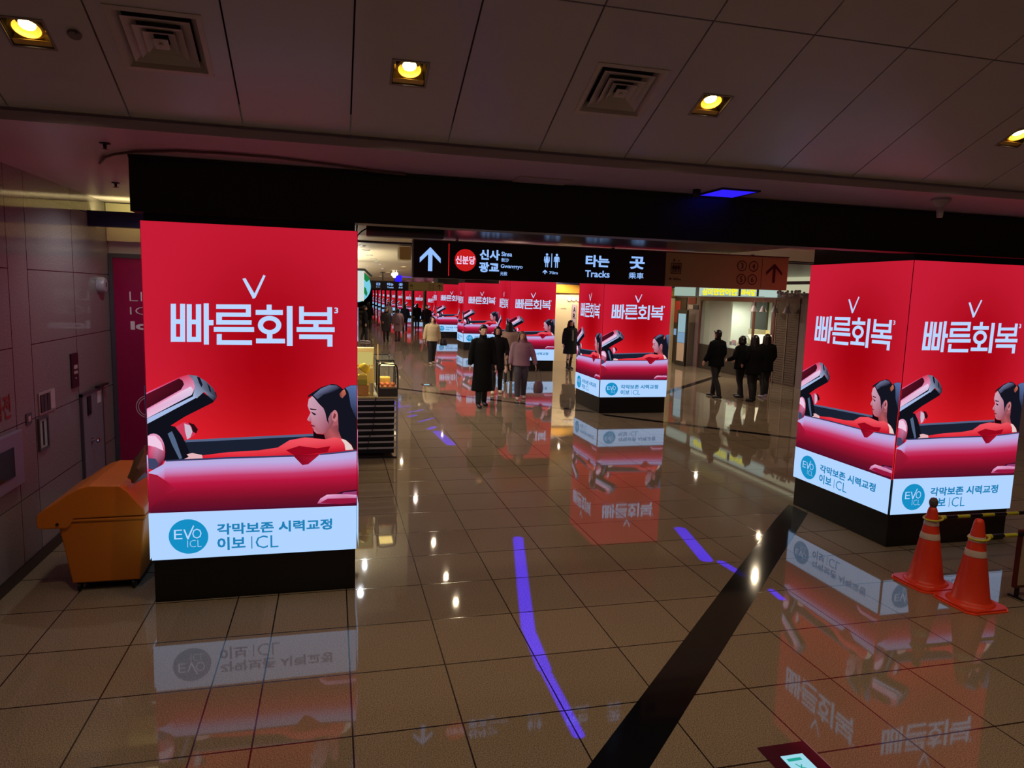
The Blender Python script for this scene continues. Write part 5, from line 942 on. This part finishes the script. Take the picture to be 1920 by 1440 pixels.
def person(label, loc, face, H=1.7, stride=.0, arms=((.06, 0), (.06, 0)), bend=(0, 0), coat=None, coat_len=.55, coat_w=1.0, flare=1.0, pants=(24, 24, 28), pants_w=1.0, hair='short', hairm=None, shoes=(20, 20, 22), lean=0, skin=None, collar=None, far=False, skirt=None, shirt=None, turn=0, group='people in the hall'):
    """face: rotation about z, 0 looks towards -Y. arms: per side (outward, forward swing); bend: elbow bend; stride: half step"""
    k = H/1.72; t = thing('person', label, 'person', loc, face, group); hairm = hairm or HAIR; skin = skin or SKIN
    vb, vc = (.016, .022) if far else (.0095, .015)
    def S(p): return (p[0]*k, p[1]*k, p[2]*k)+tuple(q*k for q in p[3:])
    def L(mb, pts, n=14, up=(0, 1, 0)): mb.loft([S(p) for p in pts], n, up=up)
    legs = []
    for sg, st in ((-1, stride), (1, -stride)):
        lift = .02 if st > 0 else .0
        hip = (sg*.09, 0, .90); knee = (sg*.095, -st*.55-.02*abs(st > 0), .49); ank = (sg*.10, -st+(.08 if st < 0 else 0), .085)
        legs.append((sg, hip, knee, ank, st))
    arm = []
    for i, sg in enumerate((-1, 1)):
        out, fwd = arms[i]; sh = (sg*.185, .01, 1.40); el = (sg*(.205+out*.8), .03-fwd*.5, 1.13); bnd = bend[i]
        wr = (sg*(.215+out*1.15)-sg*bnd*.12, .0-fwd-.22*bnd, .885+.22*bnd); arm.append((sg, sh, el, wr, bnd))
    # ---- body: one continuous surface with head, face, hands
    b = MB()
    L(b, [(0, 0, .86, .13, .10), (0, 0, .95, .155, .11), (0, 0, 1.08, .13, .095), (0, 0, 1.25, .155, .105), (0, .01, 1.38, .165, .095), (0, .012, 1.44, .12, .07), (0, .01, 1.475, .055, .055), (0, .0, 1.52, .05, .055), (0, -.005, 1.56, .05, .055)], 16)
    for sg, hip, knee, ank, st in legs:
        L(b, [hip+(.085, .09), (hip[0], (hip[1]+knee[1])/2, .70, .075, .08), knee+(.052, .055), (knee[0], (knee[1]+ank[1])/2+.02, .33, .05, .055), ank+(.033, .038), (ank[0], ank[1], .03, .035, .04)], 12)
        L(b, [(ank[0], ank[1]+.05, .035, .035, .03), (ank[0], ank[1]-.05, .035, .04, .03), (ank[0], ank[1]-.14, .03, .035, .02)], 10, up=(0, 0, 1))
    for sg, sh, el, wr, bn in arm:
        L(b, [sh+(.055, .05), ((sh[0]+el[0])/2, (sh[1]+el[1])/2, (sh[2]+el[2])/2, .045, .045), el+(.038, .04), ((el[0]+wr[0])/2, (el[1]+wr[1])/2, (el[2]+wr[2])/2, .034, .036), wr+(.024, .02)], 12)
        d = (Vector(wr)-Vector(el)).normalized(); W = Vector(wr); f = Vector((0, -1, 0)) if abs(d.y) < .8 else Vector((0, 0, 1))
        f = (f-d*f.dot(d)).normalized(); inn = Vector((-sg, 0, 0)); inn = (inn-d*inn.dot(d)-f*inn.dot(f)).normalized()
        pm = W+d*.05
        L(b, [tuple(W-d*.01)+(.022, .02), tuple(W+d*.03)+(.017, .036), tuple(W+d*.075)+(.014, .042), tuple(W+d*.09)+(.012, .038)], 12, up=tuple(f))
        for q, (off, ln) in enumerate(((.030, .066), (.011, .074), (-.009, .070), (-.028, .056))):
            p0 = W+d*.082+f*off; p1 = p0+d*ln*.5+inn*.006; p2 = p0+d*ln*.85+inn*.022; p3 = p0+d*ln+inn*.034
            L(b, [tuple(p0)+(.0095, .0095), tuple(p1)+(.009, .009), tuple(p2)+(.0085, .0085), tuple(p3)+(.006, .006)], 7)
        p0 = W+d*.03+f*.03; L(b, [tuple(p0)+(.011, .011), tuple(p0+d*.03+f*.022+inn*.006)+(.011, .011), tuple(p0+d*.055+f*.026+inn*.016)+(.008, .008)], 8)
    hz = 1.61; hy = -.012
    b.ball(S((0, hy, hz+.015))[:3], .076*k, .092*k, .100*k, 20, 14)
    L(b, [(0, hy-.018, hz-.108, .026, .026), (0, hy-.02, hz-.085, .046, .05), (0, hy-.015, hz-.04, .064, .068), (0, hy-.012, hz+.02, .07, .078)], 16)
    L(b, [(0, hy-.084, hz+.018, .008, .008), (0, hy-.098, hz-.01, .012, .012), (0, hy-.106, hz-.026, .016, .012), (0, hy-.088, hz-.036, .014, .008)], 10)
    L(b, [(-.022, hy-.078, hz-.062, .006, .006), (0, hy-.088, hz-.060, .009, .009), (.022, hy-.078, hz-.062, .006, .006)], 8, up=(0, 0, 1))
    for sg in (-1, 1):
        b.ball(S((sg*.077, hy+.01, hz))[:3], .012*k, .02*k, .032*k, 8, 6)
    remesh(b, 'body', skin, t, vb*k, 2)
    if not far:
        for sg in (-1, 1):
            s = MB(); s.ball(S((sg*.029, hy-.0765, hz+.006))[:3], .011*k, .007*k, .006*k, 8, 6); s.build('eye', mat('eye_dark', (20, 14, 14), .3), t, local=True, smooth=True)
            s = MB(); L(s, [(sg*.014, hy-.083, hz+.026, .003, .003), (sg*.03, hy-.082, hz+.031, .004, .004), (sg*.046, hy-.070, hz+.026, .003, .003)], 6, up=(0, 0, 1)); s.build('eyebrow', hairm, t, local=True, smooth=True)
        s = MB(); L(s, [(-.02, hy-.084, hz-.062, .003, .003), (0, hy-.097, hz-.061, .005, .004), (.02, hy-.084, hz-.062, .003, .003)], 6, up=(0, 0, 1)); s.build('lips', mat('lips', (150, 70, 70), .5), t, local=True, smooth=True)
    # ---- hair
    h = MB()
    h.ball(S((0, hy+.016, hz+.04))[:3], .088*k, .098*k, .098*k, 18, 12)
    if hair == 'short':
        h.ball(S((0, hy+.045, hz-.005))[:3], .080*k, .062*k, .085*k, 14, 10); L(h, [(-.06, hy-.068, hz+.082, .02, .02), (0, hy-.08, hz+.09, .024, .018), (.06, hy-.068, hz+.082, .02, .022)], 8, up=(0, 0, 1))
    if hair in ('bob', 'long', 'curly', 'hood'):
        zl = {'bob': -.10, 'long': -.32, 'curly': -.36, 'hood': -.14}[hair]; wd = {'bob': .10, 'long': .105, 'curly': .17, 'hood': .12}[hair]
        L(h, [(0, hy+.045, hz+.06, .085, .07), (0, hy+.055, hz-.03, .095, .06), (0, hy+.07, hz+zl*.6, wd, .055), (0, hy+.075, hz+zl, wd*.8, .035)], 16)
        for sg in (-1, 1): L(h, [(sg*.07, hy-.03, hz+.07, .025, .035), (sg*.088, hy-.02, hz-.02, .022, .04), (sg*(wd*.92), hy-.015, hz+zl*.7, .03, .035), (sg*wd*.85, hy-.02, hz+zl, .018, .02)], 10)
    if hair == 'curly': 
        rr = random.Random(2)
        for i in range(26):
            a = rr.uniform(-.3, math.pi+.3); z = rr.uniform(-.34, .06); rad = .10+.06*(-z/.3)
            h.ball(S((math.cos(a)*rad, hy+.02+math.sin(a)*.06, hz+z))[:3], .032*k, .03*k, .035*k, 8, 6)
    # carve the face free: hair vertices are kept behind the face plane
    ho = remesh(h, 'hair', hairm, t, vb*1.2*k, 3)
    for v in ho.data.vertices:
        x, y, z = v.co.x/k, v.co.y/k, v.co.z/k
        if z < hz+.055 and abs(x) < .062 and y < hy-.02: v.co.y = (hy-.02)*k
    # ---- trousers / skirt
    s = MB()
    L(s, [(0, 0, .80, .15, .115), (0, 0, .90, .17, .125), (0, 0, 1.0, .155, .115)], 16)
    for sg, hip, knee, ank, st in legs:
        p = pants_w; L(s, [(hip[0], 0, .90, .095, .105), (hip[0], (hip[1]+knee[1])/2, .70, .09*p, .095*p), (knee[0], knee[1], .49, .068*p, .072*p), (knee[0], (knee[1]+ank[1])/2+.02, .30, .066*p, .07*p), (ank[0], ank[1]+.005, .075, .058*p, .064*p)], 14)
    remesh(s, 'trousers', mat('trousers_%02x%02x%02x' % pants, pants, .7, noise=.1), t, vc*k, 3)
    # ---- shoes
    for sg, hip, knee, ank, st in legs:
        s = MB(); z = 0
        L(s, [(ank[0], ank[1]+.07, .045, .034, .04), (ank[0], ank[1]+.02, .05, .042, .045), (ank[0]+sg*.005, ank[1]-.08, .04, .048, .036), (ank[0]+sg*.008, ank[1]-.17, .03, .044, .027), (ank[0]+sg*.006, ank[1]-.205, .024, .026, .018)], 12, up=(0, 0, 1))
        L(s, [(ank[0], ank[1]+.02, .04, .038, .045), (ank[0], ank[1]+.015, .11, .04, .045)], 12)
        s.v = [(x, y, max(zz, 0)) for x, y, zz in s.v]
        s.build('shoe', mat('shoe_%02x%02x%02x' % shoes, shoes, .5), t, local=True, smooth=True)
    # ---- coat with sleeves
    if coat:
        zb = coat_len; w = coat_w; s = MB(); fl = flare
        L(s, [(0, .0, zb, .205*w*fl, .16*w*fl), (0, 0, (zb+1.0)/2, .195*w*(1+fl)/2, .15*w*(1+fl)/2), (0, 0, 1.02, .185*w, .14*w), (0, 0, 1.22, .2*w, .145*w), (0, .01, 1.36, .205*w, .13*w), (0, .012, 1.43, .155*w, .10*w), (0, .01, 1.475, .075, .078), (0, .005, 1.51, .068, .072)], 20)
        for sg, sh, el, wr, bn in arm:
            L(s, [(sh[0]*.6, .01, 1.40, .08*w, .07*w), (sh[0]*1.02, .01, 1.385, .078*w, .07*w), ((sh[0]+el[0])/2+sg*.005, (sh[1]+el[1])/2, (sh[2]+el[2])/2, .07*w, .07*w), el+(.062*w, .064*w), ((el[0]+wr[0])/2, (el[1]+wr[1])/2, (el[2]+wr[2])/2, .058*w, .06*w), (wr[0], wr[1], wr[2]+.01, .05*w, .052*w)], 14)
        co = remesh(s, 'coat', mat('coat_%02x%02x%02x' % coat, coat, .85, noise=.14, nscale=24, bump=.2, spec=.15), t, vc*k, 3)
        s = MB(); L(s, [(0, .008, 1.455, .082, .085), (0, .002, 1.50, .080, .084), (0, -.002, 1.535, .072, .078)], 18); s.build('collar', mat('coat_%02x%02x%02x' % (collar or coat), collar or coat, .75), t, local=True, smooth=True)
        s = MB(); s.box(-.006*k, -.158*w*k, (zb+.03)*k, .006*k, -.12*w*k, 1.38*k)
        if shirt: s = MB(); L(s, [(0, -.085*w, 1.02, .06, .07*w), (0, -.085*w, 1.2, .062, .072*w), (0, -.075*w, 1.38, .05, .06*w)], 12); s.build('pullover', mat('shirt_%02x%02x%02x' % shirt, shirt, .7), t, local=True, smooth=True)
    return t, k, arm
def handbag(loc, size, c, label, strap=.2, rz=0):
    t = thing('handbag', label, 'bag', loc, rz); w_, d, h = size; m = mat('bag_%02x%02x%02x' % c, c, .45)
    s = MB(); s.loft([(0, 0, -h, w_*.42, d*.4), (0, 0, -h*.85, w_*.5, d*.5), (0, 0, -h*.4, w_*.5, d*.5), (0, 0, -.02, w_*.36, d*.3), (0, 0, 0, w_*.30, d*.2)], 16); s.build('bag_body', m, t, local=True, smooth=True)
    s = MB(); s.tube([(-w_*.3, 0, -.01), (-w_*.22, 0, strap*.6), (0, 0, strap), (w_*.22, 0, strap*.6), (w_*.3, 0, -.01)], .007, 8); s.build('strap', m, t, local=True, smooth=True)
    return t
D = R_
BK = (11, 11, 13)
person('man in a long black coat walking towards the viewer in the middle of the hall', (3.22, 15.27, 0), D(4), 1.80, .10, ((.05, .0), (.05, .04)), coat=BK, coat_len=.34, coat_w=1.0, flare=1.15, pants=(16, 16, 18), hair='short')
person('person in black with a dark bag, half hidden behind the man in the long coat', (4.02, 17.3, 0), D(-10), 1.68, .08, ((.05, 0), (.08, .05)), bend=(0, .5), coat=(24, 22, 26), coat_len=.62, pants=(18, 18, 20), hair='bob', shoes=(206, 190, 160))
handbag((4.36, 17.1, .98), (.26, .12, .26), (22, 22, 26), 'dark bag carried by the person behind the man in the long black coat', .16)
person('person in a long beige padded coat walking away, seen from behind', (4.92, 19.7, 0), D(172), 1.70, .14, ((.06, .02), (.06, 0)), coat=(164, 134, 122), coat_len=.50, coat_w=1.18, flare=1.02, pants=(26, 22, 24), pants_w=.8, hair='long')
person('woman in a short dusty pink fluffy jacket and wide grey trousers, carrying a small bag', (4.40, 16.35, 0), D(-6), 1.62, .11, ((.06, .02), (.13, .02)), coat=(150, 116, 132), coat_len=.86, coat_w=1.16, flare=1.0, pants=(74, 66, 76), pants_w=1.25, hair='hood', hairm=HAIRG, shoes=(170, 150, 140))
handbag((4.80, 16.20, .46), (.24, .12, .30), (112, 84, 92), 'small dusty pink bag hanging from the hand of the woman in the pink jacket', .28)
person('woman in a short cream jacket and black trousers walking towards the viewer', (3.38, 24.7, 0), D(6), 1.64, .13, ((.08, .04), (.06, -.02)), coat=(190, 170, 130), coat_len=.84, coat_w=1.14, pants=(22, 20, 22), pants_w=1.1, hair='bob', shoes=(180, 160, 140))
handbag((3.80, 24.8, .86), (.26, .12, .22), (22, 20, 24), 'black shoulder bag at the side of the woman in the cream jacket', .2)
person('woman with long curly dark hair in a black coat, left of the second red pillar', (7.94, 23.1, 0), D(12), 1.68, .04, ((.05, 0), (.05, 0)), coat=(24, 26, 30), coat_len=.55, coat_w=1.16, flare=1.12, pants=(18, 16, 18), pants_w=.75, hair='curly', shirt=(120, 112, 104))
person('man seen from behind in dark clothes, standing alone with legs apart before the lit shop', (9.66, 16.4, 0), D(196), 1.74, .17, ((.06, .05), (.06, .1)), bend=(.3, .2), coat=(10, 11, 16), coat_len=.80, coat_w=1.14, pants=(16, 16, 20), hair='short')
person('leftmost of the three dark figures looking into the lit shop, arm stretched out', (10.37, 16.38, 0), D(200), 1.60, .07, ((.06, .18), (.1, .1)), bend=(.6, .7), coat=(11, 11, 16), coat_len=.80, coat_w=1.1, pants=(18, 18, 22), hair='bob')
person('middle of the three dark figures looking into the lit shop', (10.30, 15.7, 0), D(186), 1.66, .05, ((.05, .05), (.05, .05)), bend=(.4, .4), coat=(10, 10, 13), coat_len=.70, coat_w=1.1, pants=(16, 16, 18), hair='long')
person('rightmost of the three dark figures looking into the lit shop, in pale shoes', (11.08, 16.35, 0), D(170), 1.66, .09, ((.05, .05), (.05, .08)), bend=(.4, .3), coat=(11, 10, 12), coat_len=.72, coat_w=1.08, pants=(16, 16, 20), hair='long', shoes=(150, 140, 170))
G2 = 'distant people down the corridor'
person('distant figure in black with pale shoes at the edge of the big left pillar', (1.50, 35.1, 0), D(95), 1.74, .06, coat=(22, 24, 30), coat_len=.70, pants=(24, 26, 34), hair='short', shoes=(200, 196, 200), far=True, group=G2)
person('distant person in a long dark grey coat, left one of a walking pair', (2.57, 35.7, 0), D(5), 1.66, .06, bend=(.6, .2), coat=(58, 54, 58), coat_len=.52, coat_w=1.15, pants=(26, 24, 26), hair='long', far=True, group=G2)
person('distant person in a long greyish pink coat, right one of a walking pair', (3.16, 35.9, 0), D(190), 1.64, .06, coat=(140, 112, 116), coat_len=.52, coat_w=1.15, pants=(70, 60, 60), hair='bob', far=True, group=G2)
t = thing('backpack', 'greyish mauve backpack on the back of the distant person in the pinkish coat', 'bag', (3.12, 35.62, 1.1))
s = MB(); s.loft([(0, 0, -.2, .13, .07), (0, 0, 0, .15, .09), (0, 0, .18, .12, .07), (0, 0, .24, .06, .04)], 14); s.build('bag_body', mat('backpack_mauve', (120, 96, 110), .6), t, local=True, smooth=True)
person('distant figure in black standing behind the woman in the cream jacket', (5.2, 40.5, 0), D(0), 1.76, .05, coat=(16, 16, 18), coat_len=.75, pants=(16, 16, 18), hair='short', far=True, group=G2)
person('distant figure in black walking away, just left of the first framed screen', (5.4, 47, 0), D(180), 1.72, .08, coat=(18, 18, 22), coat_len=.72, pants=(18, 18, 20), hair='short', far=True, group=G2)
person('distant figure in a dark blue jacket above the walking pair', (4.3, 44, 0), D(180), 1.72, .07, coat=(26, 30, 44), coat_len=.78, pants=(18, 18, 22), hair='short', far=True, group=G2)
person('distant black-clad figure left of the walking pair, farther away', (2.2, 46, 0), D(180), 1.74, .08, coat=(18, 18, 20), coat_len=.7, pants=(18, 18, 20), hair='short', far=True, group=G2)
person('distant person in a pale jacket, tiny, above the walking pair', (3.9, 52, 0), D(0), 1.66, .05, coat=(170, 160, 160), coat_len=.78, pants=(50, 46, 50), hair='bob', far=True, group=G2)
